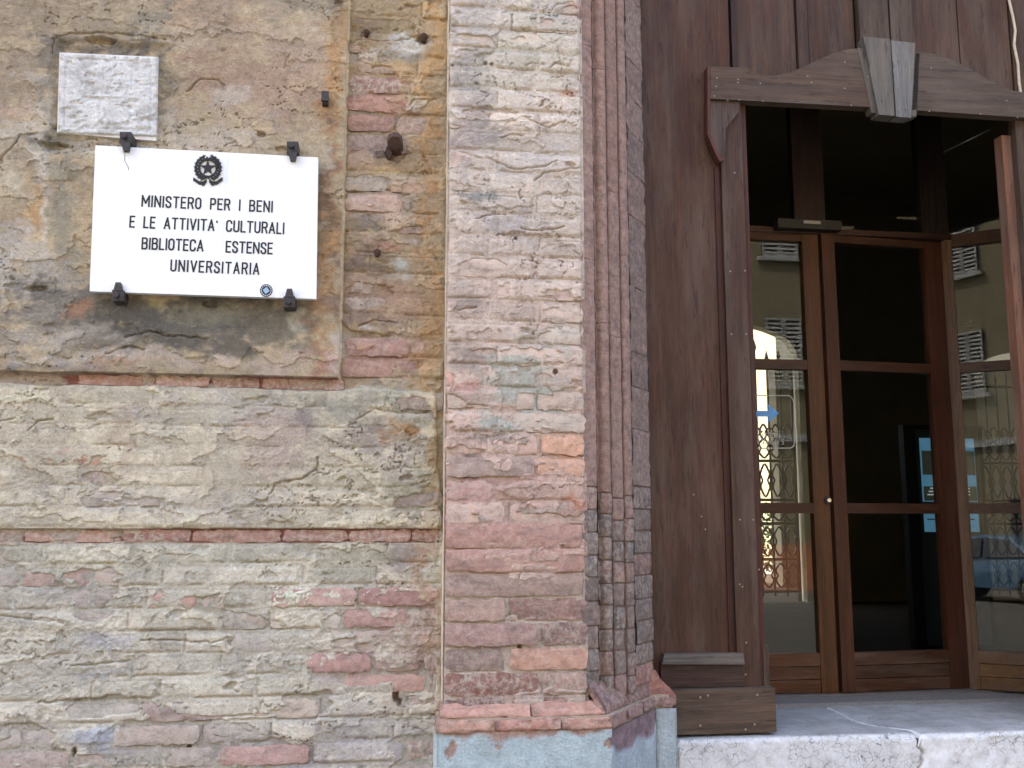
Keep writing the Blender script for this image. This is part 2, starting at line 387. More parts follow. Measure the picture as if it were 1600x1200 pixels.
LEAF = m_simple('hedge_leaf', (70, 84, 48), .7, 0, 0, 30, .4)
hd = thing('hedge', 'low dark green hedge beyond the iron gate', 'hedge', (hx - 2, 13, 0))
def leaf_mass(name, x0, x1, y0, y1, z1, n):
    V = []; F = []
    for k in range(n):
        c = np.array([random.uniform(x0, x1), random.uniform(y0, y1), random.uniform(.05, z1) + random.gauss(0, .05)]); a, b_ = RNG.normal(0, 1, 3), RNG.normal(0, 1, 3)
        a = a / np.linalg.norm(a) * .05; b_ = b_ / np.linalg.norm(b_) * .03; i = len(V); V += [c - a, c + b_, c + a, c - b_]; F.append((i, i + 1, i + 2, i + 3))
    return mesh(name, V, F, LEAF, hd)
leaf_mass('foliage', hx - 4, hx + 1, 12.6, 13.3, .95, 4500)
for k in range(6): tube('stem', [(hx - 3.8 + .9 * k, 12.95, -.02), (hx - 3.75 + .9 * k, 12.95, .6)], .015, RUST, hd, 5)

# ------------------------------------------------------------------ the house over the street, whose reflection stands in the glass
PY = 1.0                                               # plane of the glazed screen
RP0 = np.array([2.625, 1.0]); RA = R(35)               # slanting right panel: foot and angle
RU = np.array([math.cos(RA), -math.sin(RA)]); RN = np.array([-math.sin(RA), -math.cos(RA)])
YF = -20.0
def hit_flat(px, py):
    p = at(px, py, 2 * PY - YF); return p[0], p[2]
def hit_slant(px, py, yf=YF):
    d = _F + _R * (px - 800) / F_PX + _U * (600 - py) / F_PX
    t = ((RP0 - CAM[:2]) @ RN) / (d[:2] @ RN); p = CAM + d * t
    e = d.copy(); e[:2] = d[:2] - 2 * (d[:2] @ RN) * RN
    q = p + e * (yf - p[1]) / e[1]; return q[0], q[2]
fh = thing('street_house', 'cream house with grey louvred shutters mirrored in the glass doors', 'house', (0, YF, GZ))
box('wall', -34, 34, YF - 8, YF, GZ, 12, OUTSIDE, fh, bevel=0.01)
box('plinth', -34, 34, YF - 0.02, YF + 0.05, GZ, 0.35, ORANGE, fh, bevel=0.01)
box('string_course', -34, 34, YF - 0.02, YF + 0.10, 3.05, 3.25, LOUVRE, fh, bevel=0.01)
box('roof', -34.5, 34.5, YF - 8.5, YF + 0.8, 12, 12.35, TREAD, fh, bevel=0.01)
xa, zt = hit_flat(1200, 497); xb, zb = hit_flat(1248, 602); _, zu = hit_flat(1220, 402)
ra, _ = hit_slant(1492, 500); rb, _ = hit_slant(1530, 500)
cw = 1.0; cxs = [(xa + xb) / 2, (ra + rb) / 2]
for k in range(1, 8): cxs += [cxs[0] - 3.3 * k] if cxs[0] - 3.3 * k > cxs[1] + 2 else []
cxs += [cxs[1] - 3.4, cxs[1] - 6.8]
def shutter_mesh(w, h):
    bm = bmesh.new()
    add_box(bm, -w / 2, -w / 2 + .05, 0, .04, 0, h); add_box(bm, w / 2 - .05, w / 2, 0, .04, 0, h)
    for z in (0, h / 2 - .03, h - .06): add_box(bm, -w / 2 + .05, w / 2 - .05, 0.002, .038, z, z + .06)
    for k in range(int(h / 0.12)):
        z = 0.08 + k * 0.12
        if z > h - .08: break
        v = [bm.verts.new(p) for p in ((-w / 2 + .05, .036, z), (w / 2 - .05, .036, z), (w / 2 - .05, .016, z + .062), (-w / 2 + .05, .016, z + .062))]
        bm.faces.new(v)
    me = bpy.data.meshes.new('shutter'); bm.to_mesh(me); bm.free(); me.materials.append(LOUVRE); return me
hgt = max(1.5, zt - zb); SM = shutter_mesh(0.49, hgt)
for cx in cxs:
    for zb0 in (zb, zu):
        wdw = box('window', cx - .52, cx + .52, YF + .002, YF + .02, zb0, zb0 + hgt, DARKGAP, fh, bevel=0)
        box('sill', cx - .65, cx + .65, YF + .003, YF + .14, zb0 - .13, zb0 - .02, LOUVRE, wdw, bevel=.005)
        for sx in (-.255, .255): link('shutter', SM, None, wdw, (cx + sx, YF + .03, zb0))
    box('door', cx - .6 + 1.6, cx + .6 + 1.6, YF + .052, YF + .09, GZ, 1.6, DARKGAP, fh, bevel=.01)

# parked cars by the house, mirrored low in the slanting panel
def paint(name, c): 
    s = NB(name); s.b.inputs['Coat Weight'].default_value = 0.6; return s.done(lin4(c), 0.35, None, 0.5)
TYRE = m_simple('tyre_rubber', (30, 30, 30), 0.9); CGL = m_simple('car_window', (26, 32, 38), 0.08, 0, 0, 5, 0.05, 0.6); CHROME = m_simple('chrome', (190, 190, 190), 0.2, 0.9)
LAMP = m_simple('headlamp_glass', (220, 224, 226), 0.15, 0.2)
def car(label, cx, cy, col):
    c = thing('parked_car', label, 'car', (cx, cy, GZ), group='cars parked by the house over the street'); pm = paint('car_paint', col)
    prof = [(-1.95, .32), (-1.98, .62), (-1.85, .82), (-1.2, .92), (-.65, 1.38), (.0, 1.47), (.75, 1.42), (1.45, .98), (1.86, .92), (1.95, .7), (1.94, .32)]
    bm = bmesh.new(); rows = []
    for s, k in ((-1, 1), (-.98, .0), (.98, .0), (1, 1)):
        rows.append([bm.verts.new((cx + p * (0.985 if k else 1), cy + s * (0.80 - max(0, h - .9) * .32) * (1 if k else .93), GZ + h * (1 if k == 0 else .985))) for p, h in prof])
    for a, b in zip(rows, rows[1:]):
        for i in range(len(prof)): j = (i + 1) % len(prof); bm.faces.new((a[i], a[j], b[j], b[i]))
    bm.faces.new(rows[0]); bm.faces.new(rows[-1][::-1]); bm_obj('body', bm, pm, c, bevel=.03, seg=2)
    for s in (-1, 1):
        for q in ([(-1.0, .97), (-.58, 1.33), (.05, 1.40), (.05, .97)], [(.12, .97), (.12, 1.40), (.7, 1.36), (1.2, .99)]):
            yy = [cy + s * (0.812 - max(0, h - .9) * .32) for _, h in q]
            v = [(cx + p, y, GZ + h) for (p, h), y in zip(q, yy)] + [(cx + p, y - s * .03, GZ + h) for (p, h), y in zip(q, yy)]
            mesh('window', v, [(0, 1, 2, 3), (7, 6, 5, 4), (0, 4, 5, 1), (1, 5, 6, 2), (2, 6, 7, 3), (3, 7, 4, 0)], CGL, c)
        for wx in (-1.22, 1.25):
            bm = bmesh.new(); bmesh.ops.create_cone(bm, cap_ends=True, segments=20, radius1=.31, radius2=.31, depth=.2)
            bmesh.ops.rotate(bm, verts=bm.verts, cent=(0, 0, 0), matrix=__import__('mathutils').Matrix.Rotation(R(90), 3, 'X')); bmesh.ops.translate(bm, verts=bm.verts, vec=(cx + wx, cy + s * .74, GZ + .31))
            w = bm_obj('wheel', bm, TYRE, c, bevel=.02)
            bm = bmesh.new(); bmesh.ops.create_cone(bm, cap_ends=True, segments=16, radius1=.19, radius2=.17, depth=.03)
            bmesh.ops.rotate(bm, verts=bm.verts, cent=(0, 0, 0), matrix=__import__('mathutils').Matrix.Rotation(R(90), 3, 'X')); bmesh.ops.translate(bm, verts=bm.verts, vec=(cx + wx, cy + s * .85, GZ + .31))
            bm_obj('rim', bm, CHROME, w)
        box('headlight', cx - 1.97, cx - 1.80, cy + s * .58 - .12, cy + s * .58 + .12, GZ + .62, GZ + .76, LAMP, c, bevel=.02)
        box('mirror', cx - .82, cx - .68, cy + s * .90 - .08, cy + s * .90 + .08, GZ + .96, GZ + 1.08, pm, c, bevel=.02)
cx1, _ = hit_slant(1568, 930, -15.5)
car('blue parked car mirrored low in the slanting glass panel', cx1, -15.5, (70, 110, 140))
car('pale grey parked car mirrored beside the blue car', cx1 + 4.6, -15.7, (190, 190, 186))
# ------------------------------------------------------------------ the old plastered brick wall
def field(px, py, base, blobs, seed):
    """colours of plaster, dirt, old paint and painted shade as patches with ragged outlines"""
    wx = px + 70 * (fbm(px, py, 90, 60, 4, seed) - .5) + 22 * (fbm(px, py, 22, 14, 3, seed + 3) - .5)
    wy = py + 50 * (fbm(px, py, 90, 60, 4, seed + 5) - .5) + 16 * (fbm(px, py, 22, 14, 3, seed + 7) - .5)
    c = np.empty(px.shape + (3,)); c[:] = base
    n = fbm(px, py, 40, 22, 4, seed + 2); n2 = fbm(px, py, 12, 8, 3, seed + 4)
    for bx, by, rx, ry, col, st in blobs:
        d = np.sqrt(((wx - bx) / rx) ** 2 + ((wy - by) / ry) ** 2)
        w = np.clip(st * .95 * sst(1.55, 0.15, d + 1.7 * (n - .5) + 1.3 * (n2 - .5)), 0, 1)
        cc = np.array(col, float); cc = cc * .8 + cc.mean() * .2; c = c * (1 - w[..., None]) + lin(cc) * w[..., None]
    return c
def brick_mesh(w, h, d, nx=13, nz=4, rough=0.0016):
    u = np.linspace(-1, 1, nx + 1); v = np.linspace(-1, 1, nz + 1); P = []
    for i in range(nx + 1):
        for j in range(nz + 1):
            e = max(abs(u[i]), abs(v[j])) > 0.999
            cr = abs(u[i]) > .999 and abs(v[j]) > .999
            P.append((u[i] * w / 2 + random.gauss(0, .0022) - (np.sign(u[i]) * .004 if cr else 0), random.gauss(0, rough) + (.0022 if e else 0) + (.003 if cr else 0), v[j] * h / 2 + random.gauss(0, .0020) - (np.sign(v[j]) * .003 if cr else 0)))
    F = []; I = lambda i, j: i * (nz + 1) + j
    for i in range(nx):
        for j in range(nz): F.append((I(i, j), I(i + 1, j), I(i + 1, j + 1), I(i, j + 1)))
    ring = [I(i, 0) for i in range(nx)] + [I(nx, j) for j in range(nz)] + [I(i, nz) for i in range(nx, 0, -1)] + [I(0, j) for j in range(nz, 0, -1)]
    b0 = len(P)
    for k in ring: P.append((P[k][0], d, P[k][2]))
    m = len(ring)
    for k in range(m): F.append((ring[(k + 1) % m], ring[k], b0 + k, b0 + (k + 1) % m))
    me = bpy.data.meshes.new('brick'); me.from_pydata(P, [], F); me.update(); me.materials.append(BRICK)
    me.polygons.foreach_set('use_smooth', np.ones(len(me.polygons), bool))
    rs = set(ring); sh = me.attributes.new('sharp_edge', 'BOOLEAN', 'EDGE')
    sh.data.foreach_set('value', np.array([(e.vertices[0] in rs and e.vertices[1] in rs) for e in me.edges], bool)); return me
def lay_row(x0, x1, lens, gap):
    x = x0 - random.random() * .2; out = []
    while x < x1:
        L = random.choice(lens) * random.uniform(.92, 1.08); a, b = max(x, x0), min(x + L, x1)
        if b - a > .035: out.append((a, b))
        x += L + gap
    return out
def raster(xs, zs, rows):
    Bm = np.zeros((len(xs), len(zs))); J = np.zeros_like(Bm); boxes = []; G = np.zeros_like(Bm)
    for z0, z1, bricks, kind in rows:
        for a, b in bricks:
            i0, i1 = np.searchsorted(xs, (a, b)); j0, j1 = np.searchsorted(zs, (z0, z1))
            boxes.append((a, b, z0, z1, kind, i0, i1, j0, j1, random.gauss(0, .0016)))
            if i1 <= i0 or j1 <= j0: continue
            xx = xs[i0:i1, None]; zz = zs[None, j0:j1]
            d = np.minimum(np.minimum(xx - a, b - xx), np.minimum(zz - z0, z1 - zz))
            Bm[i0:i1, j0:j1] = sst(0, .011, d)
            ja = np.searchsorted(zs, z0 - .008); dz = zs[None, ja:j0 + 2] - (z0 - .002) - .003 * (vnoise(xx, xx * 0, .03, 1, int(z0 * 97) % 11) - .5)
            G[i0:i1, ja:j0 + 2] = np.maximum(G[i0:i1, ja:j0 + 2], np.exp(-(dz / .0034) ** 2))
            ia = np.searchsorted(xs, a - .006); dx = xs[ia:i0 + 1, None] - (a - .002); G[ia:i0 + 1, j0:j1] = np.maximum(G[ia:i0 + 1, j0:j1], .7 * np.exp(-(dx / .0032) ** 2))
            J[i0:i1, j0:j1] = boxes[-1][-1]
    return Bm, J, boxes, G
def skin_relief(x, z, Bm, J, cover, seed, G, lines=1.0, sand=0.0, amp=1.0, bk=1.0):
    """height of the mortar and plaster coat: low in bare joints, thick where the coat still holds"""
    n = fbm(x, z, .16, .075, 5, seed); n = np.clip((n - .26) / .48, 0, 1)
    m = sst(-.05, .05, cover - n)
    rgh = (fbm(x, z, .06, .045, 3, seed + 1) - .5) * .0055 + (fbm(x, z, .020, .016, 2, seed + 2, .6) - .5) * .0065
    rgh = rgh + sand * (vnoise(x, z, .0078, .0068, seed + 3) - .5) * .0022
    reg = .45 + .9 * sst(.3, .7, fbm(x, z, .35, .25, 3, seed + 7)); rgh = rgh * reg * amp * .66
    lump = (Bm * .0020 + J * .8) * bk
    bare = -.0036 * (1 - Bm) - .0045 * Bm + rgh * .8
    top = .0016 + lump - bk * (1 - Bm) * .0022 * sst(.35, .75, fbm(x, z, .2, .12, 3, seed + 6)) + rgh
    h = bare * (1 - m) + top * m
    # open bed joints, broken where the coat bridges them
    on = sst(.50, .60, fbm(x, z, .12, .05, 3, seed + 5)); h = h - lines * .0064 * G * on
    # a thin top coat that scales off, with lifted rims
    t = fbm(x, z, .16, .10, 6, seed + 4, .55); e = t - .53
    h = h + m * (.0027 * sst(-.0025, .0025, e) + .0024 * np.exp(-(np.clip(e, 0, 1) / .010) ** 2) * (e > 0))
    # hairline cracks
    r = np.abs(fbm(x, z, .15, .07, 5, seed + 8, .55) - .5); msk = sst(.5, .60, fbm(x, z, .25, .2, 2, seed + 9))
    h = h - .0075 * sst(.0055, .002, r) * msk * m
    return h, m, e
def carve(x, z, h, lines, Y):
    """larger cracks with a lifted lip on the lower side"""
    wx = x + .010 * (fbm(x, z, .02, .02, 3, 4) - .5); wz = z + .010 * (fbm(x, z, .02, .02, 3, 8) - .5)
    for L in lines:
        P = [at(a, b, Y)[[0, 2]] for a, b in L]; lo = np.min(P, 0) - .04; hi = np.max(P, 0) + .04
        i0, i1 = np.searchsorted(x[:, 0], (lo[0], hi[0])); j0, j1 = np.searchsorted(z[0], (lo[1], hi[1]))
        if i1 - i0 < 2 or j1 - j0 < 2: continue
        sx, sz = wx[i0:i1, j0:j1], wz[i0:i1, j0:j1]; best = np.full(sx.shape, 9.0); sg = np.zeros(sx.shape)
        for a, b in zip(P, P[1:]):
            d = b - a; t = np.clip(((sx - a[0]) * d[0] + (sz - a[1]) * d[1]) / (d @ d), 0, 1)
            ex, ez = sx - a[0] - t * d[0], sz - a[1] - t * d[1]; q = np.hypot(ex, ez); s = np.sign(d[0] * ez - d[1] * ex)
            sg = np.where(q < best, s, sg); best = np.minimum(best, q)
        h[i0:i1, j0:j1] += -.010 * np.exp(-(best / .0028) ** 2) + .0022 * (sg < 0) * np.exp(-(best / .014) ** 2)
    return h
def pits(x, z, h, spots, Y):
    for px, py, rx, ry, dp in spots:
        p = at(px, py, Y); s = .00206
        d = np.sqrt(((x - p[0]) / (rx * s)) ** 2 + ((z - p[2]) / (ry * s)) ** 2) + .5 * (fbm(x, z, .015, .015, 2, 3) - .5)
        h = h - dp * sst(1.05, .75, d)
    return h

ZS2, ZS1 = .694, 1.174
XA = -.128
STEP = .0031
xs = np.arange(-1.60, .2095, STEP); zs = np.arange(-.26, 2.93, STEP)
gx, gz = np.meshgrid(xs, zs, indexing='ij')
gpx, gpy = survey(gx, 0.0, gz)
rows = []
def wall_rows(z0, z1, pitch, bh):
    n = max(1, round((z1 - z0) / pitch)); p = (z1 - z0) / n
    for k in range(n): rows.append((z0 + k * p + (p - bh * p / pitch) / 2, z0 + k * p + (p + bh * p / pitch) / 2, lay_row(-1.6, .205, [.26, .26, .25, .13, .2], .014) if z0 < 1.19 else lay_row(-1.6, XA - .012, [.26, .26, .25, .13, .2], .014) + lay_row(XA + .005, .205, [.26, .2, .13], .012), 'w'))
wall_rows(-.26, .672, .067, .053); wall_rows(.716, 1.152, .067, .053); wall_rows(1.194, 2.93, .070, .056)
rows.append((.675, .712, lay_row(-1.6, .20, [.28, .28, .2], .006), 's'))
rows.append((1.157, 1.190, lay_row(-1.6, -.112, [.27, .24, .15], .008), 's'))
Bm, J, boxes, GE = raster(xs, zs, rows)
wob = (fbm(gx, gz, .12, .12, 4, 5) - .5)
inA = sst(.002, -.002, gx - XA - wob * .006) * sst(-.002, .002, gz - 1.191 - wob * .008)
inB = sst(-.002, .002, gz - .7145 - wob * .006) * sst(.002, -.002, gz - 1.154 - wob * .02) * sst(.004, -.004, gx - .19 - wob * .03)
inR = sst(-.003, .003, gx - XA) * sst(-.003, .003, gz - 1.16 - wob * .05)
off = .030 * inA + .016 * inB
cov = .80 - .35 * sst(430, 690, gpx) * sst(860, 980, gpy) - .12 * sst(1000, 1180, gpy)      # lower field
cov = cov + inA * (1.12 - cov); cov = cov + inB * (.96 - .12 * sst(450, 680, gpx) - cov); cov = cov + inR * (.60 + .5 * sst(655, 672, gpx) - cov)
st = sst(.003, -.003, np.abs(gz - ZS2) - .022) + sst(.003, -.003, np.abs(gz - ZS1) - .018) * (gx < -.11)
cov = cov * (1 - st) + st * (.36 + .55 * sst(300, 60, gpx) * (gz > 1)) 
cov = np.maximum(cov, 1.1 * sst(676, 684, gpx))
h, m, e = skin_relief(gx, gz, Bm, J, cov, 1, GE, 1 - .88 * inA - .45 * inB, .75 + .7 * sst(.2, .35, gz) * sst(.68, .6, gz) - .3 * inA, 1 - .40 * inA - .15 * inB, 1 - .8 * inA - .45 * inB - .2 * (1 - inA) * (1 - inB) * (1 - inR))
# rough mortar bed round the small old tablet
tx0, tx1, tz0, tz1 = X(86, 150, -.03), X(262, 150, -.03), Z(170, 228, -.03), Z(170, 70, -.03)
dt = np.maximum(np.maximum(tx0 - gx, gx - tx1), np.maximum(tz0 - gz, gz - tz1)) + wob * .05
bed = sst(.022, -.002, dt)
h = h - bed * (.006 + .012 * fbm(gx, gz, .03, .02, 4, 9)) 
h = pits(gx, gz, h, [(618, 1086, 5, 10, .05), (624, 1098, 4, 6, .04), (116, 1175, 4, 7, .03), (295, 1170, 3, 6, .03), (160, 70, 26, 5, .02), (88, 232, 22, 6, .018), (60, 455, 18, 5, .012), (330, 478, 12, 6, .016), (410, 216, 8, 5, .015), (440, 238, 10, 5, .012), (660, 63, 9, 9, .012), (571, 55, 8, 9, .012), (618, 232, 20, 26, .012)], 0)
h = carve(gx, gz, h, [[(497, 716), (495, 736), (470, 748), (430, 756), (424, 772)], [(48, 674), (60, 661), (85, 656)], [(0, 660), (26, 656)], [(84, 90), (88, 68), (110, 60), (165, 58), (222, 63), (262, 68)], [(296, 150), (312, 131), (345, 131), (352, 140)], [(10, 250), (32, 226), (36, 216), (66, 216)], [(170, 556), (200, 545), (230, 548)], [(200, 530), (240, 520), (262, 528), (330, 532)], [(0, 962), (40, 966), (100, 972)], [(60, 1098), (122, 1094)], [(300, 1122), (420, 1116)], [(110, 1040), (200, 1034)], [(220, 1000), (330, 1003), (370, 994)], [(560, 655), (585, 640), (640, 650), (668, 645)], [(545, 70), (570, 62), (600, 66), (640, 62)], [(640, 165), (650, 156), (680, 156)], [(545, 300), (600, 296), (640, 305)], [(560, 480), (600, 474)], [(560, 510), (585, 500), (620, 505)]], 0)
h = h + off
base = np.empty(gx.shape + (3,)); base[:] = lin((194, 189, 173))
base = base * (1 - inA[..., None]) + lin((176, 161, 134)) * inA[..., None]
base = base * (1 - inR[..., None]) + lin((170, 152, 126)) * inR[..., None]
base = base * (1 - inB[..., None]) + lin((198, 190, 168)) * inB[..., None]
WB = [  # upper plastered field
    (60, 40, 130, 70, (152, 136, 112), .8), (330, 30, 110, 50, (166, 138, 112), .8), (210, 30, 60, 40, (150, 140, 118), .7), (480, 20, 60, 26, (142, 134, 116), .9), (345, 20, 40, 30, (140, 128, 110), .7), (235, 36, 36, 22, (132, 130, 116), .8),
    (400, 130, 120, 75, (168, 138, 115), .9), (440, 160, 60, 50, (176, 150, 126), .6), (350, 155, 30, 14, (192, 178, 162), .9), (470, 70, 50, 40, (176, 156, 134), .7), (300, 60, 90, 18, (172, 160, 138), .6),
    (30, 130, 60, 60, (156, 138, 116), .8), (60, 120, 30, 14, (186, 174, 156), .8), (40, 190, 60, 18, (176, 146, 128), .8), (170, 74, 110, 12, (112, 106, 94), .9), (262, 150, 16, 80, (134, 126, 108), .9), (80, 140, 12, 70, (140, 132, 114), .8), (200, 190, 140, 26, (176, 168, 148), .8),
    (120, 228, 130, 20, (186, 178, 160), .9), (330, 226, 130, 16, (184, 172, 154), .8), (88, 232, 34, 10, (92, 86, 78), .95), (60, 275, 70, 30, (156, 142, 120), .8), (75, 330, 10, 90, (196, 190, 176), .95), (48, 335, 26, 50, (178, 134, 76), .9), (20, 300, 30, 40, (182, 174, 150), .8), (20, 350, 30, 40, (160, 128, 92), .7), (25, 400, 50, 50, (180, 174, 162), .9), (112, 330, 26, 130, (146, 140, 120), .9), (75, 445, 60, 22, (172, 166, 152), .8), (60, 452, 22, 6, (84, 78, 70), .8),
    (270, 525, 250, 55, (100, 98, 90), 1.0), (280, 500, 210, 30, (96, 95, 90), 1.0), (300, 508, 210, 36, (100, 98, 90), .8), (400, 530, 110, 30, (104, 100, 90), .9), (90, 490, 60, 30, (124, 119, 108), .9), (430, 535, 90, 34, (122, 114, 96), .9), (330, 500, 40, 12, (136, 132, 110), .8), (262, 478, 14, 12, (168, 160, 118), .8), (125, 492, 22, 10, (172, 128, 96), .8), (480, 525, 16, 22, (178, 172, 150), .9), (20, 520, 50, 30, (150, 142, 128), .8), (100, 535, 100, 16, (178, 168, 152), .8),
    (150, 566, 170, 10, (190, 178, 162), .9), (360, 572, 180, 12, (192, 172, 150), .9), (190, 574, 40, 6, (176, 140, 108), .9), (60, 575, 90, 6, (150, 142, 134), .8),
    (519, 90, 19, 160, (190, 146, 96), 1.0), (519, 260, 17, 80, (182, 138, 92), 1.0), (514, 330, 16, 110, (122, 98, 80), .95), (519, 470, 17, 120, (184, 142, 92), 1.0), (508, 500, 10, 50, (128, 106, 84), .8), (510, 12, 18, 12, (86, 80, 76), .9), (505, 250, 16, 20, (196, 182, 160), .8),  # includes the plaque's cast shadow, painted dark on the ochre strip
    # middle field
    (60, 700, 70, 50, (176, 166, 146), .8), (210, 690, 24, 56, (172, 156, 134), .9), (380, 640, 140, 30, (184, 178, 166), .7), (440, 700, 60, 45, (174, 150, 140), .8), (600, 690, 60, 34, (138, 126, 118), .85), (626, 680, 14, 18, (190, 142, 88), .95), (640, 770, 50, 50, (136, 134, 114), .8), (580, 630, 120, 24, (158, 156, 138), .8), (340, 745, 200, 50, (184, 172, 148), .7), (470, 660, 30, 14, (150, 136, 130), .7), (600, 730, 60, 30, (186, 178, 168), .6), (250, 790, 200, 24, (178, 172, 160), .7), (650, 650, 40, 26, (150, 148, 130), .8), (545, 745, 60, 30, (176, 168, 138), .6),
    # lower field
    (260, 872, 300, 26, (186, 181, 158), .8), (560, 870, 80, 26, (190, 184, 156), .7), (160, 900, 160, 20, (170, 164, 152), .5), (330, 955, 120, 20, (172, 164, 138), .6), (165, 1143, 46, 18, (186, 206, 226), .95), (150, 995, 50, 14, (188, 186, 188), .8), (140, 1050, 50, 14, (160, 160, 160), .7), (650, 990, 56, 90, (156, 126, 118), .7), (640, 870, 30, 40, (150, 140, 134), .8), (672, 900, 18, 70, (176, 144, 120), .9), (600, 950, 40, 12, (178, 134, 122), .7), (560, 1050, 60, 40, (174, 142, 134), .6), (350, 1160, 300, 40, (168, 158, 150), .6), (480, 1180, 80, 26, (150, 142, 138), .7), (560, 1150, 70, 50, (184, 180, 174), .6),
    # bare strip beside the pilaster
    (600, 40, 90, 50, (166, 146, 110), .9), (620, 68, 50, 14, (194, 194, 186), .95), (620, 84, 46, 8, (128, 126, 114), .8), (560, 80, 26, 24, (186, 178, 164), .7), (610, 115, 70, 24, (186, 154, 112), .8), (600, 152, 50, 26, (180, 132, 112), .9), (665, 158, 24, 10, (196, 192, 178), .95), (566, 150, 20, 10, (190, 182, 166), .7), (570, 190, 40, 24, (146, 140, 128), .8), (566, 240, 30, 26, (174, 142, 126), .8), (620, 240, 22, 30, (96, 86, 78), .9), (615, 268, 20, 14, (206, 178, 128), .9), (620, 292, 50, 14, (186, 176, 154), .8), (610, 325, 50, 18, (206, 178, 158), .9), (575, 345, 30, 16, (116, 112, 102), .8), (660, 330, 20, 20, (150, 142, 124), .7), (595, 380, 30, 18, (190, 138, 118), .8), (560, 390, 22, 26, (140, 122, 112), .7), (620, 418, 20, 16, (190, 192, 178), .95), (570, 420, 28, 20, (120, 104, 92), .7), (600, 460, 70, 24, (170, 136, 114), .8), (560, 495, 40, 20, (150, 126, 110), .7), (572, 510, 18, 6, (196, 192, 184), .9), (625, 522, 26, 12, (204, 184, 160), .9), (590, 560, 70, 30, (176, 134, 120), .9), (545, 545, 14, 30, (196, 188, 180), .7), (660, 588, 34, 10, (136, 132, 114), .9),
    (680, 80, 14, 200, (192, 156, 106), .9), (676, 330, 12, 160, (190, 150, 104), .9), (672, 500, 20, 110, (184, 146, 102), .9), (684, 720, 12, 120, (174, 146, 104), .9), (686, 960, 8, 170, (188, 160, 138), .9)]
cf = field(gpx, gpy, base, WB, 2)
redmask = st[..., None] * (1 - m[..., None] * .7)
cf = cf * (1 - redmask) + lin((150, 104, 96)) * redmask
# bare joints are sandier, lifted flakes show the whiter lime beneath
cf = cf * (1 + .10 * (m - 1)[..., None])
cf = cf * (1 + 55 * J * Bm * (1 - inA))[..., None]                      # each brick its own shade
lay = (sst(-.004, .004, e) * m)[..., None]; cf = cf * (1.06 * lay + (1 - lay) * np.array((.93, .935, .95)))
rim = (np.exp(-(e / .010) ** 2) * m)[..., None] * .16; cf = cf * (1 - rim) + lin((206, 200, 186)) * rim
arr = (sst(.005, .002, np.abs(gx - XA - .001)) * (gz > 1.19))[..., None] * .9; cf = cf * (1 - arr) + lin((222, 204, 170)) * arr
wall = thing('plastered_wall', 'old brick wall with peeling tan and grey plaster carrying the marble plaques', 'wall', (-.6, 0, GZ), kind='thing')
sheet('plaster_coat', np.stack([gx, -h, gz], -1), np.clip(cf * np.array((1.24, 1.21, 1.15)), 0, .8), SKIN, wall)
TINTS = [(186, 146, 132), (176, 136, 126), (164, 134, 126), (190, 156, 136), (154, 136, 128), (190, 174, 160), (180, 162, 150)]
SPOT = [(45, 703, 205, 138, 102), (287, 933, 204, 136, 120), (540, 930, 190, 124, 114), (250, 1112, 148, 112, 106), (395, 1168, 196, 138, 128), (575, 1045, 188, 132, 122), (590, 975, 176, 120, 112), (610, 945, 165, 105, 100), (640, 1000, 150, 110, 110), (645, 1040, 150, 116, 108), (560, 1072, 196, 138, 126), (300, 1140, 178, 156, 142), (600, 180, 184, 130, 112), (590, 565, 178, 132, 120), (610, 330, 206, 176, 156)]
SP = [(*at(a, b, 0)[[0, 2]], (r, g, bb)) for a, b, r, g, bb in SPOT]
def put_bricks(parent, boxes, m, cf, yoff, tints, mixw, seedwash, name='brick', spots=(), strip=(186, 148, 130)):
    for a, b, z0, z1, kind, i0, i1, j0, j1, jit in boxes:
        if i1 - i0 < 3 or j1 - j0 < 3: continue
        bare = 1 - m[i0:i1, j0:j1].mean(); xc, zc = (a + b) / 2, (z0 + z1) / 2
        hit = [c for sx, sz, c in spots if a - .004 <= sx <= b + .004 and z0 - .012 <= sz <= z1 + .012]
        if bare < .13 and not hit: continue
        if zc < -.2: continue
        pc = cf[(i0 + i1) // 2, (j0 + j1) // 2] * 1.12
        t = lin(random.choice(tints)) * random.uniform(.85, 1.12); k = random.uniform(*mixw); wash = random.uniform(*seedwash)
        extra = 0
        if kind == 's': t = lin(strip) * random.uniform(.8, 1.12); k = random.uniform(.55, .9); wash = random.uniform(.5, .95)
        if hit: t = lin(hit[0]); k = .58; wash = .3; extra = .004
        c = pc * (1 - k) + t * k
        o = link('string_course_brick' if kind == 's' else name, brick_mesh(b - a, z1 - z0, .05), None, parent, (xc, -(yoff(xc, zc) + jit + extra + (.003 if kind == 's' else 0)), zc))
        o.color = tuple(c) + (wash,)
def wall_off(x, z):
    if x < XA and z > 1.19: return .030
    if .714 < z < 1.154: return .016
    return 0.0
put_bricks(wall, boxes, m, cf, wall_off, TINTS, (.1, .75), (.3, .9), spots=SP)

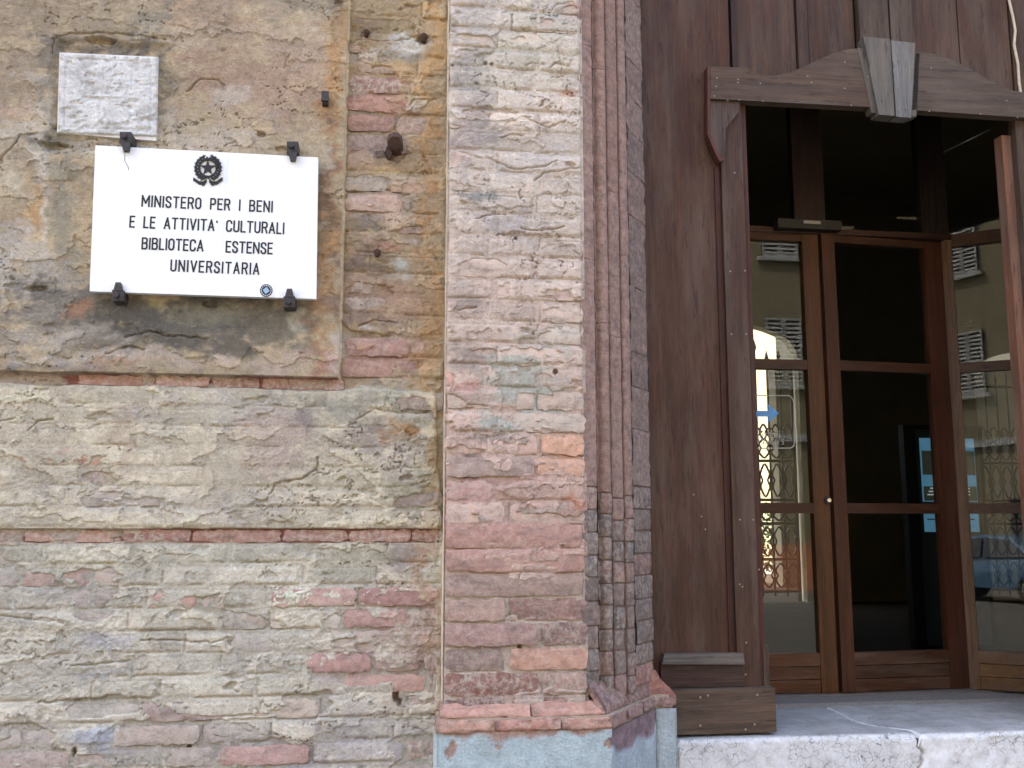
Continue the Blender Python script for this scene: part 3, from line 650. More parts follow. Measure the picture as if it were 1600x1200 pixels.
# ------------------------------------------------------------------ the brick pilaster
PYF = -.10
pil = thing('brick_pilaster', 'flat brick pilaster, whitewashed above and bare red brick below', 'pilaster', (.43, PYF, GZ), kind='thing')
pxs = np.arange(.207, .661, .0030); pzs = np.arange(.13, 2.93, .0030)
qx, qz = np.meshgrid(pxs, pzs, indexing='ij'); qpx, qpy = survey(qx, PYF, qz)
prow = []; z = .135; k = 0
while z < 2.93:
    ph = .074 if z < .75 else .0715; bh = ph - (.013 if z > .75 else .009)
    if z < .75: br = [[(.211, .642)], [(.211, .648)], [(.211, .40), (.412, .655)], [(.211, .50), (.512, .655)]][[2, 3, 2, 3, 2, 0, 1, 0, 2, 3][k % 10]]
    else: br = [[(.211, .36), (.372, .655)], [(.211, .49), (.502, .655)], [(.211, .33), (.342, .5), (.512, .655)]][k % 3]
    prow.append((z + .005, z + .005 + bh, [(a + random.uniform(0, .003), b - random.uniform(0, .004)) for a, b in br], 'p')); z += ph; k += 1
PBm, PJ, pboxes, PGE = raster(pxs, pzs, prow)
pcov = .93 - .34 * sst(330, 640, qpy) - .42 * sst(770, 870, qpy) - .12 * sst(790, 710, qpx) * sst(300, 420, qpy) - .2 * sst(740, 705, qpx) + .22 * sst(980, 1060, qpy)
ph_, pm, pe = skin_relief(qx, qz, PBm, PJ, pcov, 3, PGE, .8, .5, .60)
ph_ = pits(qx, qz, ph_, [(868, 581, 4, 4, .03), (758, 100, 3, 3, .02), (768, 101, 3, 3, .02), (806, 372, 3, 3, .02), (812, 1012, 3, 5, .03), (858, 1042, 3, 6, .03), (905, 1112, 3, 3, .03)], PYF)
ph_ = carve(qx, qz, ph_, [[(792, 194), (814, 186), (846, 196), (858, 201), (882, 190)], [(782, 216), (800, 211), (818, 212)], [(834, 284), (850, 270), (905, 263)], [(860, 106), (868, 99), (886, 104)], [(820, 104), (830, 99), (850, 102)], [(760, 246), (800, 264), (845, 262), (870, 252)], [(800, 24), (798, 46), (830, 48), (900, 52)], [(858, 18), (870, 8), (895, 4)], [(720, 240), (755, 248)], [(745, 342), (770, 334), (790, 336)], [(815, 358), (830, 362), (880, 356)], [(860, 122), (880, 118)], [(715, 485), (745, 480)], [(730, 632), (760, 636)], [(770, 880), (850, 880), (890, 876)], [(705, 962), (790, 962), (800, 958), (860, 964)], [(850, 570), (880, 568)], [(706, 924), (800, 924)]], PYF)
ph_ = ph_ - .012 * sst(.006, 0, qx - .207) - .010 * sst(.010, 0, .660 - qx - .006 * fbm(qx, qz, .03, .03, 3, 2))
pbase = np.empty(qx.shape + (3,)); pbase[:] = lin((218, 204, 187))
for y0, y1, c in ((280, 480, (214, 194, 176)), (480, 720, (212, 185, 167)), (720, 840, (204, 170, 153)), (840, 960, (204, 188, 168))):
    w = sst(y0, y1, qpy)[..., None]; pbase = pbase * (1 - w) + lin(c) * w
PB = [(745, 30, 50, 40, (170, 162, 152), .8), (735, 110, 34, 50, (160, 154, 146), .8), (735, 190, 30, 40, (170, 160, 152), .7), (830, 70, 90, 70, (214, 205, 178), .8), (880, 25, 30, 20, (200, 196, 190), .6), (900, 20, 8, 12, (206, 158, 132), .8), (900, 155, 10, 12, (214, 160, 126), .8), (760, 300, 34, 10, (150, 152, 148), .9), (730, 290, 22, 8, (140, 138, 130), .8), (720, 220, 16, 60, (186, 164, 156), .7), (830, 250, 60, 14, (214, 204, 190), .7), (800, 340, 60, 20, (188, 180, 178), .6), (740, 480, 36, 14, (168, 150, 132), .8), (860, 440, 40, 40, (212, 192, 174), .6), (740, 560, 40, 14, (158, 140, 124), .8), (735, 600, 34, 14, (204, 152, 136), .9), (830, 600, 50, 70, (184, 190, 170), .8), (800, 660, 40, 14, (190, 200, 184), .7), (745, 630, 36, 14, (168, 148, 130), .7), (880, 680, 40, 20, (212, 168, 138), .8), (885, 712, 26, 12, (214, 158, 124), .9), (730, 730, 20, 16, (110, 100, 96), .9), (770, 690, 40, 14, (166, 152, 136), .8), (850, 735, 60, 14, (206, 164, 146), .8), (740, 760, 36, 14, (200, 148, 138), .8), (900, 790, 12, 10, (214, 146, 112), .9), (800, 800, 60, 10, (196, 186, 168), .7), (810, 1090, 110, 16, (200, 170, 156), .8), (850, 1065, 60, 10, (196, 172, 158), .7), (760, 1000, 40, 20, (176, 140, 136), .6)]
pc = field(qpx, qpy, pbase, PB, 5)
rim = (np.exp(-(pe / .010) ** 2) * pm)[..., None] * .16; pc = pc * (1 - rim) + lin((214, 208, 194)) * rim
pc = pc * (1 + 45 * PJ * PBm)[..., None]; lay = (sst(-.004, .004, pe) * pm)[..., None]; pc = pc * (1.04 * lay + .96 * (1 - lay))
sheet('mortar_coat', np.stack([qx, PYF - ph_, qz], -1), pc, SKIN, pil)
PT = {0: [(196, 160, 142), (200, 176, 158), (186, 150, 138)], 1: [(140, 102, 91), (134, 97, 88), (122, 94, 87), (148, 112, 99)]}
PSPOT = [(*at(a, b, PYF)[[0, 2]], c) for a, b, c in ((890, 1033, (186, 116, 90)), (800, 905, (116, 84, 79)), (800, 860, (146, 98, 88)), (780, 942, (142, 97, 89)), (730, 600, (204, 140, 124)), (880, 712, (212, 156, 120)), (730, 728, (112, 100, 96)), (780, 980, (138, 98, 90)))]
lo = [b for b in pboxes if (b[2] + b[3]) / 2 < .70]; hi = [b for b in pboxes if (b[2] + b[3]) / 2 >= .70]
put_bricks(pil, lo, pm, pc, lambda x, z: -PYF + .001, PT[1], (.65, 1.0), (.25, .75), spots=PSPOT)
put_bricks(pil, hi, pm, pc, lambda x, z: -PYF, PT[0], (.1, .6), (.3, .8), spots=PSPOT)
# left return of the pilaster and its core
ry = np.linspace(PYF + .004, .03, 12); RY, RZ = np.meshgrid(ry, np.arange(.13, 2.93, .012), indexing='ij')
rc = np.empty(RY.shape + (3,)); rc[:] = lin((232, 216, 184)); rn = fbm(RY, RZ, .05, .15, 4, 6)[..., None]; rc = rc * (.75 + .5 * rn)
sheet('return_face', np.stack([.2085 + .003 * (fbm(RY, RZ, .02, .05, 3, 4) - .5), RY, RZ], -1)[::-1], rc, SKIN, pil)
box('core', .214, .652, PYF + .03, .05, GZ, 2.93, PLAIN, pil, bevel=0)

# ------------------------------------------------------------------ the splayed, moulded door jamb
def plan(px, y): return (X(px, 620, y), y)
cols = [
    [plan(908, -.098), plan(931, -.062)],
    [plan(932, -.040)] + [(X(942, 620, -.012) + .0215 * math.cos(t), -.016 + .020 * math.sin(t)) for t in np.linspace(-2.8, -.25, 7)],
    [plan(953, .008), plan(955, .004), plan(971, .040)],
    [plan(972, .056), plan(975, .050), plan(985, .076), plan(986, .084)],
    [plan(987, .108), plan(1013, .235), (plan(1013, .235)[0] + .004, .34)]]
jamb = thing('moulded_jamb', 'dusty pink moulded brick jamb between the pilaster and the wooden portal', 'door jamb', (.8, .1, GZ), kind='thing')
def loft(name, path, zz, inset, mat, parent, jit=0.0, jz=0.0):
    path = np.array(path); n = len(path); t = np.gradient(path, axis=0); nrm = np.stack([t[:, 1], -t[:, 0]], -1); nrm /= np.linalg.norm(nrm, axis=1)[:, None]
    V = []
    for z, ins in zip(zz, inset):
        q = path - nrm * ins
        if jit: q = q + RNG.normal(0, jit, q.shape)
        V += [(x, y, z + (random.gauss(0, jz) if jz else 0)) for x, y in q]
    F = [(r * n + i, r * n + i + 1, (r + 1) * n + i + 1, (r + 1) * n + i) for r in range(len(zz) - 1) for i in range(n - 1)]
    return mesh(name, V, F, mat, parent)
allp = [p for c in cols for p in c]
JZ0 = .205
o = loft('mortar_core', allp, np.arange(JZ0 - .06, 4.0, .15), [.007] * 200, SKIN, jamb)
ca = o.data.color_attributes.new('Col', 'FLOAT_COLOR', 'POINT'); ca.data.foreach_set('color', np.tile(np.array(list(lin((160, 138, 126))) + [1], np.float32), len(o.data.vertices)))
JT = [(155, 126, 113), (157, 128, 115), (153, 124, 111)]
JD = [(128, 113, 104), (134, 117, 107), (122, 109, 101), (138, 118, 108), (144, 116, 105)]
JL = [(136, 114, 104), (142, 120, 110), (128, 108, 100)]
for ci, path in enumerate(cols):
    z = JZ0 - random.uniform(0, .05); sub = []
    P0 = [np.array(path[0])]
    for a, b in zip(path, path[1:]):
        a, b = np.array(a), np.array(b); m_ = max(1, int(np.linalg.norm(b - a) / .018))
        for k in range(1, m_ + 1): P0.append(a + (b - a) * k / m_)
    while z < 2.95:
        bare = z < .80
        L = random.uniform(.066, .078) if bare else (random.uniform(.12, .26) if ci == 4 else random.uniform(.5, .9))
        g = .0036 if bare else .0008
        a, b = max(z, JZ0 - .02), z + L - g
        if b - a > .02:
            nz = max(2, int((b - a) / .02)); mid = np.linspace(a + .004, b - .004, nz)
            sh = random.gauss(0, .0012) if bare else 0.0
            oo = loft('moulded_brick', P0, [a, a] + list(mid) + [b, b], [.012, (.0018 if bare else .0005) + sh] + [sh] * nz + [(.0018 if bare else .0005) + sh, .012], BRICK, jamb, .0018 if ci == 4 else (.0011 if bare else .0007))
            oo.data.polygons.foreach_set('use_smooth', np.ones(len(oo.data.polygons), bool))
            c = random.choice(JD if z < .72 else (JL if ci == 4 else JT)); 
            if random.random() < .04 and z < .7: c = (166, 122, 108)
            oo.color = tuple(lin(c) * (random.uniform(.9, 1.1) if bare else random.uniform(.97, 1.03))) + (random.uniform(.2, .55) if bare else random.uniform(.05, .3),)
        z += L
# plain upper reach of the jamb out of view
o = loft('upper_moulding', allp, [2.95, 4.0], [0, 0], PLAIN, jamb)
loft('jamb_moulding', [(4.0 - x, y) for x, y in allp][::-1], [GZ, 4.0], [0, 0], PLAIN, pb)

# ------------------------------------------------------------------ painted plinth with brick cap
ZP = Z(820, 1143, -.145)
pl = thing('painted_plinth', 'pale blue painted plinth with worn red brick cap below the pilaster', 'plinth', (.6, -.1, GZ), kind='thing')
P_A = (X(681, 1150, -.145), .0); P_B = (X(681, 1150, -.145), -.145); P_C = (X(957, 1150, -.145), -.145); P_D = (X(1026, 1130, .205), .205); P_E = (X(1058, 1130, .205), .205); P_F = (X(1058, 1130, .205) + .002, .36)
def plinth_face(p, q, ztop, seed, blue, bare, drop):
    p, q = np.array(p), np.array(q); L = np.linalg.norm(q - p); us = np.linspace(0, 1, max(3, int(L / .006))); vz = np.arange(GZ, ztop + .003, .006)
    U, V = np.meshgrid(us, vz, indexing='ij'); n = np.array([(q - p)[1], -(q - p)[0]]) / L
    s = U * L + seed
    r = (fbm(s, V, .05, .05, 4, seed) - .5) * .004
    edge = np.minimum(U * L, (1 - U) * L)
    bm_ = sst(-.012, .012, V - (ztop - drop) + .05 * (fbm(s, V, .05, .05, 4, seed + 2) - .5) - .03 * sst(.03, 0, edge))
    bm_ = np.maximum(bm_, sst(.735, .76, fbm(s, V, .06, .05, 4, seed + 4)))
    h = r - .003 * bm_ - .004 * sst(.008, 0, edge)
    c = lin(blue) * (.85 + .3 * fbm(s, V, .08, .12, 4, seed + 1))[..., None]
    c2 = lin(bare) * (.6 + .8 * fbm(s, V, .04, .03, 4, seed + 3))[..., None]
    c = c * (1 - bm_[..., None]) + c2 * bm_[..., None]
    Pt = np.stack([p[0] + (q - p)[0] * U + n[0] * h, p[1] + (q - p)[1] * U + n[1] * h, V], -1)
    return sheet('painted_face', Pt, c, SKIN, pl)
plinth_face(P_A, P_B, ZP, 1, (190, 204, 204), (190, 166, 150), .012)
plinth_face(P_B, P_C, ZP, 2, (192, 208, 208), (184, 156, 142), .010)
plinth_face(P_C, P_D, ZP - .002, 3, (186, 198, 202), (150, 128, 130), .07)
plinth_face(P_D, P_E, ZP - .002, 4, (194, 206, 206), (164, 140, 132), .012)
plinth_face(P_E, P_F, ZP - .002, 5, (150, 168, 170), (150, 120, 110), .02)
plan_prism('core', [P_A, (P_B[0] + .01, P_B[1] + .012), (P_C[0] - .006, P_C[1] + .012), (P_D[0] - .004, P_D[1] + .012), (P_E[0] - .01, P_E[1] + .012), (P_E[0] - .01, .37), (P_A[0] + .01, .37)], GZ, ZP - .006, PLAIN, pl, bevel=0)
def cap(p, q, z0, z1, out0, out1, n, tint, name='cap_brick'):
    """a run of cap bricks along p-q: face from (z0, out0) sloping to (z1, out1)"""
    p, q = np.array(p), np.array(q); L = np.linalg.norm(q - p); d = (q - p) / L; nn = np.array([d[1], -d[0]])
    cuts = [0] + sorted((k + random.uniform(-.15, .15)) / n for k in range(1, n)) + [1]
    for a, b in zip(cuts, cuts[1:]):
        V = []; m = max(3, int((b - a) * L / .025)); prof = [(out0 - .006, z0), (out0, z0 + .004), (out0 * .7 + out1 * .3, z0 * .6 + z1 * .4), (out0 * .3 + out1 * .7, z0 * .25 + z1 * .75), (out1, z1), (-.07, z1 + .004)]
        for k in range(m + 1):
            u = (a + (b - a) * k / m) * L + (.002 if k == 0 and a > 0 else 0) - (.002 if k == m and b < 1 else 0); ed = .003 if k in (0, m) else 0
            for oo_, zz in prof: V.append((*(p + d * u + nn * (oo_ - ed + random.gauss(0, .0026))), zz + random.gauss(0, .0022)))
        w = len(prof); F = [(k * w + i, (k + 1) * w + i, (k + 1) * w + i + 1, k * w + i + 1) for k in range(m) for i in range(w - 1)]
        F += [tuple(range(w))[::-1], tuple(m * w + i for i in range(w))]
        o = mesh(name, V, F, BRICK, pl, True); o.color = tuple(lin(random.choice(tint)) * random.uniform(.9, 1.1)) + (random.uniform(.2, .5),)
MORT = m_skin('cap_mortar', 1.0, False, lin((196, 176, 156)))
plan_prism('mortar_bed', [(P_B[0] + .008, 0), (P_B[0] + .008, P_B[1] + .008), (P_C[0] - .003, P_C[1] + .008), (P_D[0] - .006, P_D[1] + .006), (P_E[0] - .012, P_E[1] + .012), (P_E[0] - .012, .36), (P_B[0] + .02, .36)], ZP - .004, ZP + .040, MORT, pl, bevel=.003)
RED = [(184, 140, 121), (176, 128, 111), (188, 148, 128)]; MAU = [(152, 120, 110), (146, 114, 106), (160, 126, 114)]
cap(P_B, P_C, ZP + .001, ZP + .034, .004, -.004, 3, RED)
cap((P_B[0] + .012, -.130), (P_C[0] - .02, -.130), ZP + .038, ZP + .076, .006, -.028, 2, RED)
cap(P_C, P_D, ZP, ZP + .036, .003, -.004, 3, MAU)
cap((P_C[0] - .02, -.130), (P_D[0] - .012, .215), ZP + .038, ZP + .125, .004, -.045, 2, MAU)
cap((P_D[0] - .006, .208), (P_E[0], .208), ZP, ZP + .030, .003, -.002, 1, MAU)
prism('cap_end', [(P_D[0] - .03, ZP + .12), (P_D[0] - .03, ZP + .02), (P_E[0] + .004, ZP + .02), (P_E[0] + .002, ZP + .035), (P_E[0] - .02, ZP + .062), (P_E[0] - .05, ZP + .088), (P_D[0] + .004, ZP + .12)], .216, .36, BRICK, pl, .004).color = lin4((164, 112, 100), .3)
# ------------------------------------------------------------------ ministry plaque
def quad_slab(name, corners, yf, yb, mat, parent, bevel=.003):
    return prism(name, [tuple(at(px, py, yf)[[0, 2]]) for px, py in corners], yf, yb, mat, parent, bevel)
YPL = -.075
pq = thing('marble_plaque', 'large clean white marble plaque with black ministry inscription and emblem', 'plaque', at(318, 461, YPL))
quad_slab('slab', [(149, 227), (497, 246), (494, 467), (140, 455)], YPL, YPL + .024, MARBLE, pq)
GL = {'M': (.60, [[(0, 0), (0, 1), (.5, .3), (1, 1), (1, 0)]]), 'I': (.02, [[(.5, 0), (.5, 1)]]), 'N': (.46, [[(0, 0), (0, 1), (1, 0), (1, 1)]]),
      'S': (.40, [[(1, .78), (.9, .93), (.65, 1), (.35, 1), (.1, .93), (0, .8), (.04, .66), (.25, .56), (.75, .44), (.96, .34), (1, .2), (.9, .07), (.65, 0), (.35, 0), (.1, .07), (0, .22)]]),
      'T': (.44, [[(0, 1), (1, 1)], [(.5, 0), (.5, 1)]]), 'E': (.36, [[(1, 1), (0, 1), (0, 0), (1, 0)], [(0, .52), (.86, .52)]]),
      'R': (.42, [[(0, 0), (0, 1), (.68, 1), (.93, .92), (1, .76), (.93, .6), (.68, .5), (0, .5)], [(.62, .5), (1, 0)]]),
      'O': (.42, [[(.5, 1), (.2, .95), (0, .8), (0, .2), (.2, .05), (.5, 0), (.8, .05), (1, .2), (1, .8), (.8, .95), (.5, 1)]]),
      'C': (.42, [[(1, .76), (.94, .9), (.7, 1), (.3, 1), (.06, .9), (0, .76), (0, .24), (.06, .1), (.3, 0), (.7, 0), (.94, .1), (1, .24)]]),
      'P': (.40, [[(0, 0), (0, 1), (.68, 1), (.93, .92), (1, .74), (.93, .56), (.68, .47), (0, .47)]]),
      'B': (.42, [[(0, 0), (0, 1), (.65, 1), (.9, .92), (.95, .77), (.88, .62), (.62, .53), (0, .53)], [(.62, .53), (.92, .44), (1, .27), (.92, .08), (.66, 0), (0, 0)]]),
      'L': (.34, [[(0, 1), (0, 0), (1, 0)]]), 'A': (.46, [[(0, 0), (.5, 1), (1, 0)], [(.16, .3), (.84, .3)]]), 'V': (.46, [[(0, 1), (.5, 0), (1, 1)]]),
      'U': (.42, [[(0, 1), (0, .2), (.12, .06), (.4, 0), (.6, 0), (.88, .06), (1, .2), (1, 1)]]), "'": (.06, [[(.5, .8), (.5, .9)]]),
      'D': (.42, [[(0, 0), (0, 1), (.6, 1), (.9, .9), (1, .7), (1, .3), (.9, .1), (.6, 0), (0, 0)]]),
      'a': (.36, [[(0, .55), (.3, .65), (.8, .62), (1, .5), (1, 0)], [(1, .36), (.3, .36), (0, .2), (.2, .02), (.7, .02), (1, .15)]]), 'b': (.36, [[(0, 1), (0, 0), (.7, 0), (1, .2), (1, .45), (.7, .62), (0, .6)]]),
      'i': (.04, [[(.5, 0), (.5, .6)], [(.5, .8), (.5, .9)]]), 'l': (.04, [[(.5, 0), (.5, 1)]]), 's': (.32, [[(1, .55), (.5, .65), (.05, .5), (.9, .2), (.5, 0), (0, .1)]]),
      'e': (.36, [[(0, .34), (1, .34), (.95, .52), (.5, .64), (.05, .5), (0, .2), (.3, 0), (.9, .05)]]), 'n': (.34, [[(0, 0), (0, .62)], [(0, .5), (.5, .64), (1, .5), (1, 0)]]), 't': (.26, [[(.4, .9), (.4, .1), (.6, 0), (1, .03)], [(0, .62), (1, .62)]]),
      'o': (.36, [[(.5, .64), (.05, .45), (.05, .2), (.5, 0), (.95, .2), (.95, .45), (.5, .64)]]), '5': (.36, [[(.95, 1), (.1, 1), (.05, .55), (.6, .6), (1, .35), (.8, .05), (.3, 0), (0, .1)]])}
def glyph(ch, org, ux, uz, cap_h, t, y0, y1, name, mat, parent, n=(0, -1, 0)):
    """strokes of one character raised from y0 to y1 along n"""
    wd_, strokes = GL[ch]; bm = bmesh.new(); n = np.array(n, float); lift = 0
    for s in strokes:
        for a, b in zip(s, s[1:]):
            A = np.array([a[0] * wd_ * cap_h, a[1] * cap_h]); B = np.array([b[0] * wd_ * cap_h, b[1] * cap_h]); d = B - A; L = np.linalg.norm(d); d /= L
            A = A - d * t * .42; B = B + d * t * .42; p = np.array([-d[1], d[0]]) * t / 2; lift += .00006
            q = [A + p, B + p, B - p, A - p]; V = []
            for yy in (y1 + lift, y0): V += [bm.verts.new(org + ux * c[0] + uz * c[1] + n * yy) for c in q]
            bm.faces.new(V[:4]); 
            for k in range(4): bm.faces.new((V[k], V[4 + k], V[4 + (k + 1) % 4], V[(k + 1) % 4]))
    return bm_obj(name, bm, mat, parent)
def text_line(txt, pl_, pr_, cap_px, parent):
    A = at(*pl_, YPL); B = at(*pr_, YPL); L = np.linalg.norm(B - A); ux = (B - A) / L; uz = np.array([-ux[2], 0, ux[0]])
    ch = cap_px * .00206; t = .0049; nat = []
    for c in txt: nat.append(.40 * ch if c == ' ' else GL[c][0] * ch)
    gap = (L - sum(nat)) / (len(txt) - 1); x = 0
    for c, w in zip(txt, nat):
        if c != ' ': glyph(c, A + ux * x, ux, uz, ch, t, -.001, .0012, 'letter', INK, pq)
        x += w + gap
text_line('MINISTERO PER I BENI', (222, 322), (425, 331), 16.5, pq)
text_line("E LE ATTIVITA' CULTURALI", (203, 354.5), (443, 365), 16.5, pq)
text_line('BIBLIOTECA   ESTENSE', (222, 388.5), (425, 396.5), 16.5, pq)
text_line('UNIVERSITARIA', (267, 423), (404, 428.5), 16.5, pq)
def flat(name, px_polys, mat, parent, rise=.004, y=YPL):
    bm = bmesh.new()
    for i, poly in enumerate(px_polys):
        r = rise + i * .00012
        a = [bm.verts.new(at(px, py, y) + np.array([0, -r, 0])) for px, py in poly]; b = [bm.verts.new(v.co + Vector((0, r + .001, 0))) for v in a]
        n = len(a); bm.faces.new(a)
        for k in range(n): bm.faces.new((a[k], b[k], b[(k + 1) % n], a[(k + 1) % n]))
    return bm_obj(name, bm, mat, parent)
ECX, ECY = 325, 263
def pol(r, deg, cx=ECX, cy=ECY): return (cx + r * math.cos(R(deg)), cy + r * math.sin(R(deg)))
flat('emblem_star', [[pol(12.2 if k % 2 == 0 else 5.0, -90 + 36 * k) for k in range(10)]], INK, pq, .005)
ring = []
for k in range(40):
    a0, a1 = 9 * k, 9 * k + 9.4; ro = 17.0 if k % 2 else 15.2
    ring.append([pol(11.9, a0), pol(ro, a0), pol(ro, a1), pol(11.9, a1)])
flat('emblem_gear', ring, INK, pq, .003)
leaves = []
for side in (-1, 1):
    for k in range(9):
        a = -90 + side * (22 + k * 16.5); c = pol(18.6, a); tdir = R(a + side * 90 + (-side * 158)); 
        for rot, ln in ((0, 6.6), (side * 46, 5.4)):
            u = (math.cos(tdir + R(rot)), math.sin(tdir + R(rot))); v = (-u[1], u[0])
            leaves.append([(c[0] - u[0] * ln * .6, c[1] - u[1] * ln * .6), (c[0] + v[0] * 2.0, c[1] + v[1] * 2.0), (c[0] + u[0] * ln * .8, c[1] + u[1] * ln * .8), (c[0] - v[0] * 2.0, c[1] - v[1] * 2.0)])
flat('emblem_wreath', leaves, INK, pq, .0022)
rib = []
for side in (-1, 1):
    pts = [(2, 283), (8, 286.5), (14, 286), (20, 281.5), (23, 280)]
    for (x0, y0), (x1, y1) in zip(pts, pts[1:]):
        rib.append([(ECX + side * x0, y0 - 2.6), (ECX + side * x1, y1 - 2.6), (ECX + side * x1, y1 + 2.6), (ECX + side * x0, y0 + 2.6)])
    rib.append([(ECX + side * 3, 285), (ECX + side * 8, 287), (ECX + side * 9, 291), (ECX + side * 5, 289.5)])
flat('emblem_ribbon', rib, INK, pq, .0026)
CRK = m_simple('crack_dirt', (110, 106, 100), 0.9)
def polyline(name, pts, w, mat, parent, y, rise=.0006):
    polys = []
    for (x0, y0), (x1, y1) in zip(pts, pts[1:]):
        L = math.hypot(x1 - x0, y1 - y0); nx, ny = -(y1 - y0) / L * w, (x1 - x0) / L * w
        polys.append([(x0 + nx, y0 + ny), (x1 + nx, y1 + ny), (x1 - nx, y1 - ny), (x0 - nx, y0 - ny)])
    return flat(name, polys, mat, parent, rise, y)
polyline('crack', [(192, 236), (195, 241), (195, 252), (200, 260), (201, 266)], .45, CRK, pq, YPL)
# round sticker on the plaque
stk = thing('round_sticker', 'small round dark sticker with pale blue diamond on the plaque', 'sticker', at(416, 454, YPL))
NAVY = m_simple('sticker_navy', (40, 46, 58), 0.4); PALEB = m_simple('sticker_pale_blue', (150, 178, 205), 0.4); WHT = m_simple('white_print', (214, 218, 222), 0.5)
flat('disc', [[pol(10, 18 * k, 416, 454) for k in range(20)]], NAVY, stk, .0012)
flat('ring_print', [[pol(8.6, a, 416, 454), pol(8.6, a + 12, 416, 454), pol(7.0, a + 12, 416, 454), pol(7.0, a, 416, 454)] for a in range(0, 360, 24)], WHT, stk, .0018)
flat('diamond', [[pol(5.6, 90 * k + 8, 416, 454) for k in range(4)]], PALEB, stk, .0030)
# clamps
def clamp(label, cx, cy, up):
    c = thing('iron_clamp', label, 'clamp', at(cx, cy, -.04), group='iron clamps holding the marble plaque'); s = -1 if up else 1
    # plate on the wall side of the slab edge, tongue over the face
    def q(pts): return [(cx + x, cy + s * y) for x, y in pts]
    quad_slab('plate', q([(-9, -14), (9, -14), (9, 3), (-9, 3)]), -.092, -.02, IRON, c, .003)
    quad_slab('tongue', q([(-7, 2.5), (7, 2.5), (4.2, 15), (-3.6, 15)]), -.094, YPL + .0005, IRON, c, .003)
    p = at(cx - 1, cy + s * -6, -.092); bm = bmesh.new(); add_tube(bm, [p + np.array([0, .002, 0]), p + np.array([0, -.014, 0])], .0085, 6); bm_obj('bolt', bm, IRON, c)
clamp('iron clamp over the top edge of the plaque beneath the old tablet', 196, 220, False)
clamp('iron clamp over the top edge of the plaque near the ochre strip', 457, 235, False)
clamp('iron clamp under the bottom edge of the plaque below the cracked corner', 184, 456, True)
clamp('iron clamp under the bottom edge of the plaque beside the round sticker', 452, 466, True)

# ------------------------------------------------------------------ old tablet
ot = thing('old_tablet', 'small worn white marble tablet with faint relief above the plaque', 'plaque', at(168, 215, -.03))
cs = [(93, 82), (247, 89), (244, 220), (89, 207)]
A, B, D = at(*cs[0], -.038), at(*cs[1], -.038), at(*cs[3], -.038)
U, V = np.meshgrid(np.linspace(0, 1, 90), np.linspace(0, 1, 80), indexing='ij')
G = A + (B - A) * U[..., None] + (D - A) * V[..., None]
hh = (fbm(U, V, .10, .10, 5, 3, .65) - .5) * .004 - .0035 * sst(.63, .69, fbm(U, V, .07, .06, 4, 6))
fr = np.minimum(np.minimum(U, 1 - U), np.minimum(V, 1 - V)); hh = hh - .003 * np.exp(-((fr - .07) / .012) ** 2) - .007 * sst(.015, 0, fr + .01 * fbm(U, V, .05, .05, 3, 1))
for (u, v) in ((.10, .12), (.90, .13), (.10, .70), (.72, .66)): hh = hh - .010 * np.exp(-(((u - U) / .025) ** 2 + ((v - V) / .025) ** 2))
def rel(x0, y0, x1, y1, w=.009):
    d = np.array([x1 - x0, y1 - y0]); L2 = d @ d; t = np.clip(((U - x0) * d[0] + (V - y0) * d[1]) / L2, 0, 1)
    return np.exp(-(((U - x0 - t * d[0]) ** 2 + (V - y0 - t * d[1]) ** 2) / w ** 2))
for s_ in ((.44, .15, .44, .44), (.30, .53, .62, .53), (.46, .66, .46, .78), (.58, .62, .70, .62), (.70, .62, .70, .82), (.58, .86, .98, .72)): hh = hh + .0035 * rel(*s_)
G[..., 1] -= hh
tc_ = np.empty(G.shape); tc_[:] = lin((232, 231, 224)); dirt = sst(.54, .66, fbm(U, V, .2, .16, 5, 8))[..., None] * .5; tc_ = tc_ * (1 - dirt) + lin((182, 178, 168)) * dirt
sheet('relief_face', G[:, ::-1], tc_[:, ::-1], SKIN, ot)
quad_slab('slab', cs, -.031, .01, OLDMARBLE, ot, .002)

# ------------------------------------------------------------------ iron leftovers in the wall
st_ = thing('iron_bracket', 'thick cut off iron stub jutting from the bare brick strip', 'bracket', at(618, 235, 0))
p = at(619, 232, 0); bm = bmesh.new(); add_tube(bm, [p + np.array([0, .03, 0]), p + np.array([-.004, -.045, .006]), p + np.array([-.006, -.085, -.006]), p + np.array([-.006, -.10, -.020])], [.026, .026, .027, .022], 10); bm_obj('stub', bm, RUST, st_)
quad_slab('wedge', [(602, 236), (610, 214), (613, 240), (608, 248)], -.02, .01, RUST, st_, .003)
pg = thing('iron_peg', 'small square iron peg at the edge of the ochre strip', 'peg', at(509, 160, -.03))
p = at(509, 160, -.03); box('shank', p[0] - .010, p[0] + .010, -.062, -.01, p[2] - .017, p[2] + .019, IRON, pg, .003)
box('head', p[0] - .012, p[0] + .011, -.072, -.06, p[2] - .012, p[2] + .021, IRON, pg, .003)
for lb, (a, b), r_ in (('rusty nail stub above the pale patch, nearer the ochre strip', (572, 56), .009), ('rusty nail stub above the pale patch, nearer the pilaster', (661, 63), .011), ('rusty spike low on the bare brick strip', (589, 398), .011)):
    t_ = thing('rusty_nail', lb, 'nail', at(a, b, 0), group='rusty nails in the bare brick strip'); p = at(a, b, 0); bm = bmesh.new()
    add_tube(bm, [p + np.array([0, .02, 0]), p + np.array([.002, -.022, 0]), p + np.array([.004, -.035, -.004])], [r_ * .8, r_ * .8, r_ * .6], 8); bm_obj('shank', bm, RUST, t_)
    bm = bmesh.new(); add_tube(bm, [p + np.array([.002, -.022, 0]), p + np.array([.002, -.030, -.001])], r_ * 1.15, 9); bm_obj('head', bm, RUST, t_)

